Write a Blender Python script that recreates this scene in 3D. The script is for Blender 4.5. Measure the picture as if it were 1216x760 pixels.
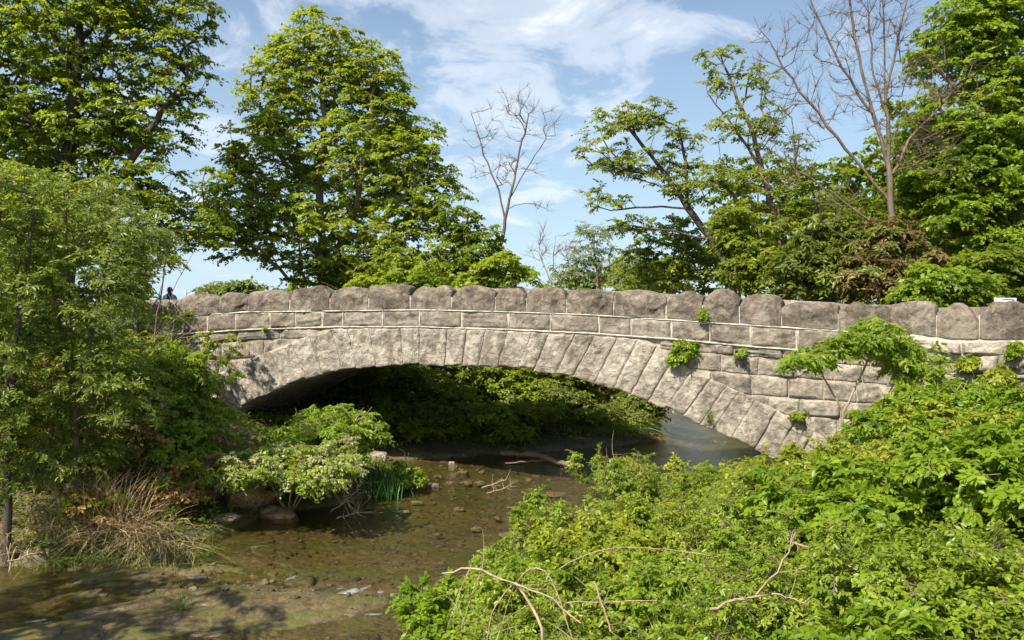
import bpy, math, numpy as np
from mathutils import Vector

for o in list(bpy.data.objects):
    bpy.data.objects.remove(o)
S = bpy.context.scene
COL = S.collection
PI = math.pi

# ------------------------------------------------------------------ camera, light, exposure
WATER = -3.2            # water level below the eye (eye = 0)
cam_d = bpy.data.cameras.new('camera')
cam_d.sensor_width = 36.0
cam_d.lens = 36.0 * 1000 / 1216
cam_d.clip_start = 0.05
cam_d.clip_end = 6000
cam = bpy.data.objects.new('camera', cam_d)
cam.rotation_euler = (math.radians(90), 0, 0)
COL.objects.link(cam)
S.camera = cam

SUN_EL, SUN_AZ = math.radians(49), math.radians(219)   # compass azimuth of the sun: behind and left of the camera (y is north)
sd = Vector((math.sin(SUN_AZ) * math.cos(SUN_EL), math.cos(SUN_AZ) * math.cos(SUN_EL), math.sin(SUN_EL)))
sun_d = bpy.data.lights.new('sun', 'SUN')
sun_d.energy = 5.0
sun_d.angle = math.radians(0.55)
sun_d.color = (1.0, 0.915, 0.76)
sun = bpy.data.objects.new('sun', sun_d)
sun.rotation_euler = sd.to_track_quat('Z', 'Y').to_euler()
sun.location = (-20, -15, 30)
COL.objects.link(sun)

S.view_settings.view_transform = 'Standard'
S.view_settings.look = 'None'
S.view_settings.gamma = 1
S.view_settings.exposure = 1.0
S.cycles.max_bounces = 6
S.cycles.diffuse_bounces = 3
S.cycles.glossy_bounces = 2
S.cycles.transmission_bounces = 3
S.cycles.transparent_max_bounces = 8
S.cycles.use_denoising = True
S.cycles.denoiser = 'OPENIMAGEDENOISE'
S.cycles.denoising_input_passes = 'RGB_ALBEDO_NORMAL'
S.cycles.sample_clamp_indirect = 4


class NT:
    """small node-tree helper"""
    def __init__(s, tree):
        s.t = tree
        tree.nodes.clear()
    def n(s, typ, inp=None, **kw):
        nd = s.t.nodes.new(typ)
        for k, v in kw.items():
            setattr(nd, k, v)
        for k, v in (inp or {}).items():
            sk = nd.inputs[k]
            if isinstance(v, bpy.types.NodeSocket):
                s.t.links.new(v, sk)
            else:
                sk.default_value = v
        return nd
    def ramp(s, fac, stops, interp='LINEAR'):
        r = s.n('ShaderNodeValToRGB', {0: fac})
        cr = r.color_ramp
        cr.interpolation = interp
        while len(cr.elements) > 1:
            cr.elements.remove(cr.elements[-1])
        for i, (p, c) in enumerate(stops):
            e = cr.elements[0] if i == 0 else cr.elements.new(p)
            e.position = p
            e.color = (*c, 1) if len(c) == 3 else c
        return r.outputs[0]
    def noise(s, vec, scale, detail=4, rough=.55, dist=0, out='Fac'):
        return s.n('ShaderNodeTexNoise', {'Vector': vec, 'Scale': scale, 'Detail': detail, 'Roughness': rough, 'Distortion': dist}).outputs[out]
    def math(s, op, a, b=0.0, c=0.0, clamp=False):
        nd = s.n('ShaderNodeMath', {0: a, 1: b, 2: c}, operation=op)
        nd.use_clamp = clamp
        return nd.outputs[0]
    def mix(s, fac, a, b, mode='MIX'):
        nd = s.n('ShaderNodeMix', data_type='RGBA', blend_type=mode)
        for k, v in ((0, fac), (6, a), (7, b)):
            if isinstance(v, bpy.types.NodeSocket):
                s.t.links.new(v, nd.inputs[k])
            else:
                nd.inputs[k].default_value = v if not isinstance(v, tuple) or len(v) == 4 else (*v, 1)
        return nd.outputs[2]
    def scale(s, vec, v):
        return s.n('ShaderNodeMapping', {'Vector': vec, 'Scale': v}).outputs[0]


# world: daylight sky with thin broken cloud
world = bpy.data.worlds.new('World')
S.world = world
world.use_nodes = True
w = NT(world.node_tree)
sky = w.n('ShaderNodeTexSky', sky_type='NISHITA', sun_disc=False, sun_elevation=SUN_EL, sun_rotation=SUN_AZ, air_density=1.0, dust_density=1.6, ozone_density=2.2)
tc = w.n('ShaderNodeTexCoord').outputs['Generated']
sep = w.n('ShaderNodeSeparateXYZ', {0: tc})
zz = w.math('MAXIMUM', w.math('ADD', sep.outputs[2], 0.16), 0.05)
px_ = w.math('DIVIDE', sep.outputs[0], zz)
py_ = w.math('DIVIDE', sep.outputs[1], zz)
cv = w.n('ShaderNodeCombineXYZ', {0: w.math('ADD', px_, 0.40), 1: py_, 2: 0.37}).outputs[0]
c_big = w.noise(w.scale(cv, (0.9, 0.45, 1)), 1.0, 3, .5, .3)
c_fine = w.noise(w.scale(cv, (1.0, 0.75, 1)), 3.2, 8, .62, .5)
csum = w.math('ADD', w.math('MULTIPLY', c_big, 0.62), w.math('MULTIPLY', c_fine, 0.5))
cmask = w.ramp(csum, [(0.61, (0.0,) * 3), (0.685, (.36,) * 3), (0.78, (.9,) * 3)], 'EASE')
haze = w.ramp(sep.outputs[2], [(0.0, (.8,) * 3), (0.12, (.42,) * 3), (0.38, (0.12,) * 3), (1.0, (0.05,) * 3)])
skyc = sky.outputs[0]
c1 = w.mix(haze, skyc, (5.0, 6.7, 8.0, 1))
c2 = w.mix(cmask, c1, (8.2, 8.4, 8.7, 1))
bg = w.n('ShaderNodeBackground', {0: c2, 1: 0.075})
wo = w.n('ShaderNodeOutputWorld', {0: bg.outputs[0]})

# ------------------------------------------------------------------ general helpers
def lin(h):
    h = h.lstrip('#')
    return tuple(((int(h[i:i + 2], 16) / 255) / 12.92 if int(h[i:i + 2], 16) / 255 <= .04045 else ((int(h[i:i + 2], 16) / 255 + .055) / 1.055) ** 2.4) for i in (0, 2, 4))

def at(px, py, d):
    """a point seen at a photo position, at real distance d in front of the eye"""
    return np.array(((px - 608) / 1000 * d, d, (380 - py) / 1000 * d))

def norm(v):
    v = np.asarray(v, float)
    return v / np.maximum(np.linalg.norm(v, axis=-1, keepdims=True), 1e-9)

def _h(ix, iy, iz, seed):
    h = (ix * 374761393 + iy * 668265263 + iz * 1274126177 + seed * 97531) & 0xffffffff
    h = ((h ^ (h >> 13)) * 1274126177) & 0xffffffff
    h = ((h ^ (h >> 15)) * 2246822519) & 0xffffffff
    return ((h ^ (h >> 16)) & 0xffffff) / 0xffffff

def vnoise(p, seed=0):
    p = np.asarray(p, float)
    i = np.floor(p).astype(np.int64)
    f = p - i
    f = f * f * (3 - 2 * f)
    r = 0
    for dx in (0, 1):
        for dy in (0, 1):
            for dz in (0, 1):
                wgt = (f[..., 0] if dx else 1 - f[..., 0]) * (f[..., 1] if dy else 1 - f[..., 1]) * (f[..., 2] if dz else 1 - f[..., 2])
                r = r + wgt * _h(i[..., 0] + dx, i[..., 1] + dy, i[..., 2] + dz, seed)
    return r * 2 - 1

def fbm(p, scale=1., octv=4, seed=0, gain=.5):
    p = np.asarray(p, float) * scale
    a, r, t = 1., 0, 0
    for k in range(octv):
        r = r + a * vnoise(p + k * 17.3, seed + k)
        t += a
        a *= gain
        p = p * 2.03
    return r / t

def smooth(x):
    x = np.clip(x, 0, 1)
    return x * x * (3 - 2 * x)

def empty(name, loc=(0, 0, 0), label=None, cat=None, group=None, kind=None):
    o = bpy.data.objects.new(name, None)
    o.location = tuple(float(v) for v in loc)
    o.empty_display_size = .2
    COL.objects.link(o)
    return tag(o, label, cat, group, kind)

def tag(o, label=None, cat=None, group=None, kind=None):
    if label: o['label'] = label
    if cat: o['category'] = cat
    if group: o['group'] = group
    if kind: o['kind'] = kind
    return o

def build(name, V, groups, mat, parent=None, tone=None, smoothed=False, origin=None):
    """V (n,3) world points; groups: list of (m,k) face index arrays; ONE mesh object. origin: where the object's own origin sits"""
    V = np.asarray(V, np.float32).reshape(-1, 3)
    if parent is not None and origin is None:
        off = np.array(parent_world(parent), np.float32)
    else:
        off = np.array(origin if origin is not None else (0, 0, 0), np.float32)
    me = bpy.data.meshes.new(name)
    groups = [np.asarray(g, np.int32) for g in groups if len(g)]
    me.vertices.add(len(V))
    me.vertices.foreach_set('co', (V - off).ravel())
    nl = sum(g.size for g in groups)
    npoly = sum(len(g) for g in groups)
    me.loops.add(nl)
    me.loops.foreach_set('vertex_index', np.concatenate([g.ravel() for g in groups]))
    me.polygons.add(npoly)
    tot = np.concatenate([np.full(len(g), g.shape[1], np.int32) for g in groups])
    st = np.concatenate([[0], np.cumsum(tot)[:-1]]).astype(np.int32)
    me.polygons.foreach_set('loop_start', st)
    if smoothed:
        me.polygons.foreach_set('use_smooth', np.ones(npoly, bool))
    me.update(calc_edges=True)
    if tone is not None:
        a = me.attributes.new('tone', 'FLOAT', 'FACE')
        a.data.foreach_set('value', np.asarray(tone, np.float32))
    if mat is not None:
        me.materials.append(mat)
    o = bpy.data.objects.new(name, me)
    COL.objects.link(o)
    if parent is not None:
        o.parent = parent
        if origin is not None:
            o.location = Vector(origin) - Vector(parent_world(parent))
    else:
        o.location = tuple(float(v) for v in off)
    return o

def parent_world(o):
    p = Vector(o.location)
    while o.parent:
        o = o.parent
        p = p + Vector(o.location)
    return tuple(p)

# ------------------------------------------------------------------ materials
def new_mat(name):
    m = bpy.data.materials.new(name)
    m.use_nodes = True
    return m, NT(m.node_tree)

def leaf_mat(name, dark, mid, light, trans=.38, rough=.42, tcol=None, yellow=(.30, .30, .02)):
    m, t = new_mat(name)
    a = t.n('ShaderNodeAttribute', attribute_name='tone').outputs['Fac']
    tcd = t.n('ShaderNodeTexCoord').outputs['Object']
    big = t.noise(tcd, .55, 2)
    f = t.math('ADD', t.math('MULTIPLY', a, .75), t.math('MULTIPLY', t.math('SUBTRACT', big, .4), .9), clamp=True)
    c = t.ramp(f, [(0, dark), (.5, mid), (1, light)])
    p = t.n('ShaderNodeBsdfPrincipled', {'Base Color': c, 'Roughness': rough, 'Specular IOR Level': .35})
    tr = t.n('ShaderNodeBsdfTranslucent', {'Color': t.mix(.55, c, tcol or tuple(min(1, v * 1.9) for v in light))})
    mx = t.n('ShaderNodeMixShader', {0: trans, 1: p.outputs[0], 2: tr.outputs[0]})
    t.n('ShaderNodeOutputMaterial', {0: mx.outputs[0]})
    return m

def bark_mat(name, c1, c2, sc=7, bump=.5):
    m, t = new_mat(name)
    tcd = t.n('ShaderNodeTexCoord').outputs['Object']
    n1 = t.noise(t.scale(tcd, (1, 1, .22)), sc, 6, .65, .4)
    n2 = t.noise(tcd, 1.3, 3)
    c = t.ramp(t.math('ADD', t.math('MULTIPLY', n1, .7), t.math('MULTIPLY', n2, .3)), [(.33, c1), (.66, c2)])
    b = t.n('ShaderNodeBump', {'Strength': bump, 'Distance': .02, 'Height': n1})
    p = t.n('ShaderNodeBsdfPrincipled', {'Base Color': c, 'Roughness': .85, 'Normal': b.outputs[0]})
    t.n('ShaderNodeOutputMaterial', {0: p.outputs[0]})
    return m

def stone_mat(name, ca, cb, cc, dark=(.05, .043, .037), rust=(.26, .15, .07), rust_amt=.3, dark_amt=.5, bump=.6):
    m, t = new_mat(name)
    g = t.n('ShaderNodeNewGeometry').outputs['Position']
    a = t.n('ShaderNodeAttribute', attribute_name='tone').outputs['Fac']
    oi = t.n('ShaderNodeObjectInfo').outputs['Random']
    big = t.noise(g, .9, 5, .6, .6)
    mid = t.noise(g, 5.5, 8, .68, .4)
    fine = t.noise(g, 38, 5, .7)
    f = t.math('ADD', t.math('ADD', t.math('MULTIPLY', mid, .6), t.math('MULTIPLY', big, .35)), t.math('MULTIPLY', t.math('ADD', a, oi), .06))
    c = t.ramp(f, [(.38, ca), (.5, cb), (.62, cc)])
    # vertical weather streaks and lichen with shapes of their own
    st = t.noise(t.scale(g, (5.5, 5.5, .55)), 1.0, 6, .62, .3)
    sm = t.ramp(st, [(.50, (0,) * 3), (.66, (1,) * 3)])
    c = t.mix(t.math('MULTIPLY', sm, dark_amt), c, dark)
    ru = t.noise(t.scale(g, (3.1, 3.1, .3)), 1.35, 4, .55, .2)
    rm = t.ramp(ru, [(.50, (0,) * 3), (.74, (1,) * 3)])
    c = t.mix(t.math('MULTIPLY', rm, rust_amt), c, rust)
    sp = t.ramp(t.noise(g, 17, 6, .75), [(.60, (0,) * 3), (.68, (1,) * 3)])
    c = t.mix(t.math('MULTIPLY', sp, .5), c, (.50, .47, .41))
    blot = t.ramp(t.noise(g, 2.3, 6, .65, .8), [(.54, (0,) * 3), (.62, (1,) * 3)])
    c = t.mix(t.math('MULTIPLY', blot, .38), c, tuple(v * 1.5 for v in cc))
    dbl = t.ramp(t.noise(t.n('ShaderNodeVectorMath', {0: g, 1: (7.3, 2.1, 4.4)}, operation='ADD').outputs[0], 3.4, 7, .7, .6), [(.55, (0,) * 3), (.63, (1,) * 3)])
    c = t.mix(t.math('MULTIPLY', dbl, .45), c, dark)
    pits = t.ramp(t.noise(g, 26, 5, .7, .5), [(.30, (1,) * 3), (.40, (0,) * 3)])
    c = t.mix(t.math('MULTIPLY', pits, .65), c, dark)
    vr = t.n('ShaderNodeTexVoronoi', {'Vector': t.n('ShaderNodeVectorMath', {0: g, 1: t.n('ShaderNodeVectorMath', {0: t.noise(g, 4, 3, .6, out='Color'), 'Scale': .22}, operation='SCALE').outputs[0]}, operation='ADD').outputs[0], 'Scale': 7.5}, feature='F1')
    h = t.math('ADD', t.math('ADD', t.math('MULTIPLY', mid, .75), t.math('MULTIPLY', fine, .3)), t.math('MULTIPLY', vr.outputs['Distance'], .35))
    b1 = t.n('ShaderNodeBump', {'Strength': bump * 1.45, 'Distance': .075, 'Height': h})
    b2 = t.n('ShaderNodeBump', {'Strength': .5, 'Distance': .02, 'Height': t.math('MULTIPLY', pits, -1.0), 'Normal': b1.outputs[0]})
    p = t.n('ShaderNodeBsdfPrincipled', {'Base Color': c, 'Roughness': .9, 'Specular IOR Level': .2, 'Normal': b2.outputs[0]})
    t.n('ShaderNodeOutputMaterial', {0: p.outputs[0]})
    return m

def plain_mat(name, c, rough=.8, var=.25, sc=9, bump=.3):
    m, t = new_mat(name)
    g = t.n('ShaderNodeTexCoord').outputs['Object']
    n = t.noise(g, sc, 6, .65)
    cc = t.ramp(n, [(.3, tuple(v * (1 - var) for v in c)), (.7, tuple(min(1, v * (1 + var)) for v in c))])
    b = t.n('ShaderNodeBump', {'Strength': bump, 'Distance': .02, 'Height': n})
    p = t.n('ShaderNodeBsdfPrincipled', {'Base Color': cc, 'Roughness': rough, 'Normal': b.outputs[0]})
    t.n('ShaderNodeOutputMaterial', {0: p.outputs[0]})
    return m

M = {}
M['coping'] = stone_mat('weathered_coping_stone', (.05, .041, .033), (.115, .096, .077), (.225, .197, .16), dark=(.04, .03, .025), dark_amt=.5, rust_amt=.2)
M['course'] = stone_mat('course_stone', (.088, .074, .059), (.165, .142, .116), (.27, .24, .202), dark=(.065, .055, .045), dark_amt=.4, rust_amt=.15)
M['arch'] = stone_mat('arch_stone', (.135, .116, .093), (.265, .235, .195), (.41, .375, .32), dark=(.10, .08, .064), rust=(.22, .155, .10), dark_amt=.5, rust_amt=.32, bump=.75)
M['vault'] = stone_mat('vault_stone', (.09, .075, .06), (.16, .13, .105), (.24, .20, .16), dark_amt=.5)
M['rubble'] = stone_mat('rubble_stone', (.11, .094, .075), (.215, .19, .158), (.36, .325, .275), dark_amt=.35, rust_amt=.3)
M['mortar'] = plain_mat('white_lime_mortar', (.50, .46, .39), .95, .35, 14, .5)
M['tan_mortar'] = plain_mat('tan_mortar', (.30, .24, .18), .95, .35, 9, .6)
M['pale_mortar'] = plain_mat('pale_mortar', (.33, .285, .225), .95, .4, 7, .6)
M['asphalt'] = plain_mat('asphalt', (.055, .053, .05), .9, .3, 40)
M['rock'] = stone_mat('creek_rock', (.10, .08, .055), (.19, .155, .11), (.30, .25, .19), dark=(.04, .04, .025), rust=(.25, .14, .05), rust_amt=.5)
M['bedrock'] = stone_mat('mossy_bed_stone', (.04, .034, .018), (.085, .07, .036), (.16, .13, .075), dark=(.03, .03, .012), rust=(.10, .085, .02), rust_amt=.5)
M['orange_rock'] = stone_mat('rusty_rock', (.20, .11, .06), (.32, .20, .12), (.42, .32, .22), rust=(.40, .19, .04), rust_amt=.7)

M['maple'] = leaf_mat('maple_leaf', (.095, .15, .007), (.20, .275, .010), (.32, .385, .018), .52)
M['maple_y'] = leaf_mat('young_maple_leaf', (.09, .12, .010), (.20, .23, .018), (.31, .31, .035), .45)
M['maple_r'] = leaf_mat('broad_maple_leaf', (.08, .145, .009), (.165, .26, .014), (.28, .36, .025), .5)
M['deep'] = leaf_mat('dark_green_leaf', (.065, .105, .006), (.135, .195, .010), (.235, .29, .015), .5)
M['airy'] = leaf_mat('pale_airy_leaf', (.07, .12, .03), (.14, .20, .05), (.23, .29, .08), .42)
M['walnut'] = leaf_mat('walnut_leaf', (.09, .14, .012), (.185, .245, .02), (.30, .35, .035), .5)
M['brownleaf'] = leaf_mat('copper_leaf', (.075, .045, .018), (.16, .115, .04), (.22, .20, .05), .3)
M['chestnut'] = leaf_mat('chestnut_leaf', (.055, .09, .010), (.12, .165, .018), (.22, .26, .03), .4)
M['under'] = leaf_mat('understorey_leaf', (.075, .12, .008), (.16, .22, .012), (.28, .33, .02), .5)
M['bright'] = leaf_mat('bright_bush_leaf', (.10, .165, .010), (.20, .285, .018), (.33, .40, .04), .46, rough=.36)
M['bright2'] = leaf_mat('yellow_green_leaf', (.12, .17, .012), (.235, .29, .02), (.37, .40, .045), .46, rough=.4)
M['vine'] = leaf_mat('vine_leaf', (.09, .165, .008), (.175, .265, .015), (.29, .38, .03), .46)
M['willow'] = leaf_mat('willow_leaf', (.065, .11, .010), (.14, .20, .018), (.28, .335, .045), .46, rough=.4)
M['cream'] = leaf_mat('cream_blossom_leaf', (.10, .14, .03), (.24, .30, .09), (.50, .52, .27), .35)
M['rusty'] = leaf_mat('rusty_young_leaf', (.16, .10, .03), (.32, .19, .06), (.42, .29, .12), .35)
M['grass'] = leaf_mat('grass_blade', (.05, .09, .012), (.11, .18, .02), (.22, .28, .05), .35)
M['straw'] = leaf_mat('dry_straw', (.20, .145, .07), (.38, .29, .15), (.58, .47, .27), .2, rough=.7, tcol=(.4, .3, .18))
M['iris'] = leaf_mat('iris_blade', (.02, .06, .012), (.045, .12, .02), (.08, .19, .03), .3)

M['bark_grey'] = bark_mat('grey_bark', (.10, .08, .065), (.30, .25, .20))
M['bark_brown'] = bark_mat('brown_bark', (.06, .042, .03), (.19, .14, .10))
M['bark_dark'] = bark_mat('dark_bark', (.025, .02, .016), (.10, .078, .06))
M['bark_tan'] = bark_mat('tan_bark', (.20, .14, .095), (.40, .30, .21))
M['deadwood'] = bark_mat('dead_wood', (.17, .12, .08), (.42, .33, .23), 16, .6)
M['greywood'] = bark_mat('grey_dead_wood', (.14, .11, .09), (.34, .29, .24), 12, .3)

# ------------------------------------------------------------------ terrain
WP = np.array([(-16, 11.6), (-9.6, 11.35), (-6.9, 11.5), (-5.2, 11.55), (-4.45, 11.9), (-4.3, 12.7), (-4.05, 13.7), (-3.0, 14.4), (-2.1, 15.6), (-1.8, 16.6),
               (-2.6, 17.8), (-3.2, 18.9), (-2.7, 19.3), (-1.4, 19.5), (.6, 20.2), (2.3, 21.2), (3.5, 21.9), (4.1, 23.0), (4.35, 25), (4.9, 28), (5.6, 34), (4.6, 46),
               (10, 46), (9.0, 34), (7.6, 28), (6.6, 23.5), (5.6, 19.5), (4.6, 16.8), (3.5, 14.4), (2.4, 12.9), (1.2, 11.3), (.2, 9.6), (-.5, 8.2), (-.8, 6.5),
               (-1.4, 4), (-2.4, 1.5), (-4, -2), (-5, -12), (-16, -12)], float)

def poly_sd(P, poly):
    """signed distance, positive outside"""
    d = np.full(P.shape[0], 1e9)
    ins = np.zeros(P.shape[0], bool)
    for i in range(len(poly)):
        a, b = poly[i], poly[(i + 1) % len(poly)]
        e = b - a
        t = np.clip(((P - a) @ e) / (e @ e), 0, 1)
        q = P - a - t[:, None] * e
        d = np.minimum(d, np.hypot(q[:, 0], q[:, 1]))
        c = (a[1] > P[:, 1]) != (b[1] > P[:, 1])
        with np.errstate(divide='ignore', invalid='ignore'):
            xx = (b[0] - a[0]) * (P[:, 1] - a[1]) / (b[1] - a[1]) + a[0]
        ins ^= c & (P[:, 0] < xx)
    return np.where(ins, -d, d)

LEDGE = np.array([(-9.6, 11.9), (-5.2, 11.9), (-4.15, 11.5), (-3.0, 10.9), (-1.9, 10.4), (-1.0, 10.25), (1.0, 9.9)], float)
def lower(P):
    """1 below the rock ledge (downstream, near the camera), 0 above"""
    yl = np.interp(P[:, 0], LEDGE[:, 0], LEDGE[:, 1]) + .18 * vnoise(np.c_[P * 1.4, np.zeros(len(P))], 5)
    return smooth((yl - P[:, 1]) / .35 + .5)

def ground_z(P):
    P = np.asarray(P, float).reshape(-1, 2)
    d = poly_sd(P, WP)
    P3 = np.c_[P, np.zeros(len(P))]
    x, y = P[:, 0], P[:, 1]
    d = d + .22 * fbm(P3, 1.1, 3, 3)
    left = smooth((-x - .5) / 3)
    back = smooth((y - 19.5) / 4)
    H = 2.1 + back * .45 + left * (1 - back) * .2
    L = 7.0 + back * (1.5 + 3.5 * (1 - left)) - left * (1 - back) * .5
    land = WATER + H * smooth(np.maximum(d, 0) / L * .93 + .03) + .10 * smooth(d / .25) + .09 * fbm(P3, .8, 4, 9) * smooth(d / 1.0)
    low = lower(P)
    sl_ = (fbm(P3 * np.array([.6, 1.3, 1]), .55, 4, 21) * .5 + .5) * 9
    slab = (np.floor(sl_) + smooth((sl_ - np.floor(sl_)) * 5)) / 9 - .5
    bed_up = WATER - .05 - .22 * smooth(-d / 1.6) + .035 * fbm(P3, 2.6, 4, 12)
    bed_lo = WATER - .19 + .05 * smooth((-1.8 - x) / 1.5) + .05 * fbm(P3, .55, 3, 31) + .42 * (slab) + .022 * fbm(P3, 3.2, 4, 33)
    # rapids' stepped slabs just above water
    bed = bed_up * (1 - low) + bed_lo * low
    bed = bed - .02 * smooth(-d / .2)
    z = np.where(d > 0, land, bed)
    return z

def lowwater(P):
    P = np.asarray(P, float).reshape(-1, 2)
    return WATER - .13 * lower(P)

def gz(x, y):
    return float(ground_z(np.array([[x, y]]))[0])

gx = np.concatenate([-np.geomspace(1500, 17, 26), np.arange(-16, 16.01, .13), np.geomspace(17, 1500, 26)])
gy = np.concatenate([[-1500, -500, -150, -60, -25, -12], np.arange(-8, 2, .5), np.arange(2, 26, .13), np.arange(26.2, 50, .5), np.geomspace(51, 1800, 26)])
XX, YY = np.meshgrid(gx, gy)
G = np.c_[XX.ravel(), YY.ravel()]
GZ = ground_z(G)
nx, ny = len(gx), len(gy)
idx = np.arange(nx * ny).reshape(ny, nx)
gq = np.stack([idx[:-1, :-1], idx[:-1, 1:], idx[1:, 1:], idx[1:, :-1]], -1).reshape(-1, 4)

m, t = new_mat('ground_soil_and_bed')
pos = t.n('ShaderNodeNewGeometry').outputs['Position']
sp3 = t.n('ShaderNodeSeparateXYZ', {0: pos})
n_b = t.noise(pos, 1.2, 6, .6, .3)
n_f = t.noise(pos, 13, 6, .7)
soil = t.ramp(t.math('ADD', t.math('MULTIPLY', n_b, .5), t.math('MULTIPLY', n_f, .5)), [(.35, (.035, .028, .016)), (.5, (.075, .06, .032)), (.62, (.09, .10, .03)), (.75, (.16, .13, .08))])
vor = t.n('ShaderNodeTexVoronoi', {'Vector': t.scale(pos, (1, .8, 1)), 'Scale': 8.5, 'Randomness': 1.0})
vor2 = t.n('ShaderNodeTexVoronoi', {'Vector': pos, 'Scale': 21.0})
bedn = t.noise(pos, .8, 5, .65, .4)
bedc = t.ramp(bedn, [(.34, (.028, .022, .009)), (.46, (.09, .062, .022)), (.57, (.19, .13, .048)), (.70, (.11, .095, .022))])
peb = t.mix(.5, bedc, t.ramp(vor.outputs['Color'], [(0, (.022, .02, .012)), (.5, (.09, .07, .036)), (1, (.22, .17, .10))]))
peb = t.mix(.35, peb, t.ramp(vor2.outputs['Distance'], [(0.0, (.20, .155, .09)), (.7, (.02, .018, .010))]))
alg = t.ramp(t.noise(pos, 1.7, 5, .6, .8), [(.46, (0,) * 3), (.60, (1,) * 3)])
peb = t.mix(t.math('MULTIPLY', alg, .75), peb, (.085, .088, .018))
isbed = t.ramp(t.math('ADD', t.math('MULTIPLY', sp3.outputs[2], 1.0), 3.9), [(.71, (1,) * 3), (.80, (0,) * 3)])
col = t.mix(isbed, soil, peb)
hb = t.math('ADD', t.math('MULTIPLY', n_f, .6), t.math('MULTIPLY', vor.outputs['Distance'], -.5))
bmp = t.n('ShaderNodeBump', {'Strength': .8, 'Distance': .05, 'Height': hb})
rr = t.ramp(isbed, [(0, (.95,) * 3), (1, (.5,) * 3)])
p = t.n('ShaderNodeBsdfPrincipled', {'Base Color': col, 'Roughness': rr, 'Normal': bmp.outputs[0]})
t.n('ShaderNodeOutputMaterial', {0: p.outputs[0]})
M['ground'] = m
g = build('ground', np.c_[G, GZ], [gq], M['ground'], smoothed=True)
tag(g, kind='structure')

# water: rippled sheet over the bed, stepping down at the ledge
wx = np.arange(-16, 11.5, .09)
wy = np.arange(-12, 46, .09 * 1)
wy = np.concatenate([np.arange(-12, 6, .5), np.arange(6, 22, .075), np.arange(22, 46, .25)])
WX, WY = np.meshgrid(wx, wy)
W2 = np.c_[WX.ravel(), WY.ravel()]
wsd = poly_sd(W2, WP)
low = lower(W2)
W3 = np.c_[W2, np.zeros(len(W2))]
edge = np.clip(4 * low * (1 - low), 0, 1)
wz = lowwater(W2) + (.004 + .012 * smooth((W2[:, 1] - 19) / 4)) * fbm(W3, 3.0, 3, 40) + low * .020 * fbm(W3 * np.array([.8, 1.6, 1]), 2.6, 3, 41) + edge * .04 * fbm(W3, 5, 3, 42)
widx = np.arange(len(wx) * len(wy)).reshape(len(wy), len(wx))
wq = np.stack([widx[:-1, :-1], widx[:-1, 1:], widx[1:, 1:], widx[1:, :-1]], -1).reshape(-1, 4)
keep = (wsd[wq].min(1) < .45)
wq = wq[keep]
m, t = new_mat('creek_water')
pos = t.n('ShaderNodeNewGeometry').outputs['Position']
r1 = t.noise(t.scale(pos, (1, 1.5, 1)), 5.0, 4, .6, .6)
r2 = t.noise(pos, 19, 3, .6)
bm = t.n('ShaderNodeBump', {'Strength': .42, 'Distance': .05, 'Height': t.math('ADD', r1, t.math('MULTIPLY', r2, .5))})
fr = t.n('ShaderNodeFresnel', {'IOR': 1.33, 'Normal': bm.outputs[0]})
gl = t.n('ShaderNodeBsdfGlossy', {'Color': (1, 1, 1, 1), 'Roughness': .03, 'Normal': bm.outputs[0]})
tp = t.n('ShaderNodeBsdfTransparent', {'Color': (.86, .84, .70, 1)})
mx = t.n('ShaderNodeMixShader', {0: t.math('MULTIPLY', fr.outputs[0], 1.0), 1: tp.outputs[0], 2: gl.outputs[0]})
fo_ = t.n('ShaderNodeAttribute', attribute_name='foam').outputs['Fac']
fn = t.ramp(t.math('MULTIPLY', fo_, t.math('MULTIPLY', t.noise(t.scale(pos, (1, 2, 1)), 26, 4, .7), 2.0)), [(.38, (0,) * 3), (1.0, (.5,) * 3)])
fd = t.n('ShaderNodeBsdfDiffuse', {'Color': (.62, .66, .68, 1)})
mx = t.n('ShaderNodeMixShader', {0: fn, 1: mx.outputs[0], 2: fd.outputs[0]})
t.n('ShaderNodeOutputMaterial', {0: mx.outputs[0]})
M['water'] = m
wo_ = build('water', np.c_[W2, wz], [wq], M['water'], smoothed=True)
foam = edge * np.clip(fbm(W3 * np.array([1, .35, 1]), .9, 2, 88) * 2.2 - .05, 0, 1)
for (fx, fy, fs) in ((-1.9, 10.2, .5), (-4.1, 10.9, .22), (-3.9, 10.0, .22), (-4.7, 8.85, .25), (-5.2, 9.3, .25), (-1.6, 9.6, .3), (-1.0, 10.1, .4), (-.6, 8.9, .35)):
    foam = np.maximum(foam, np.exp(-((W2[:, 0] - fx) ** 2 / fs ** 2 + (W2[:, 1] - fy) ** 2 / (fs * .45) ** 2)))
foam = foam * np.clip(fbm(W3 * np.array([1, 1.7, 1]), 6, 4, 90, .7) * 3.0 + .05, 0, 1)
fa = wo_.data.attributes.new('foam', 'FLOAT', 'POINT')
fa.data.foreach_set('value', foam.astype(np.float32))
tag(wo_, kind='structure')

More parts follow.
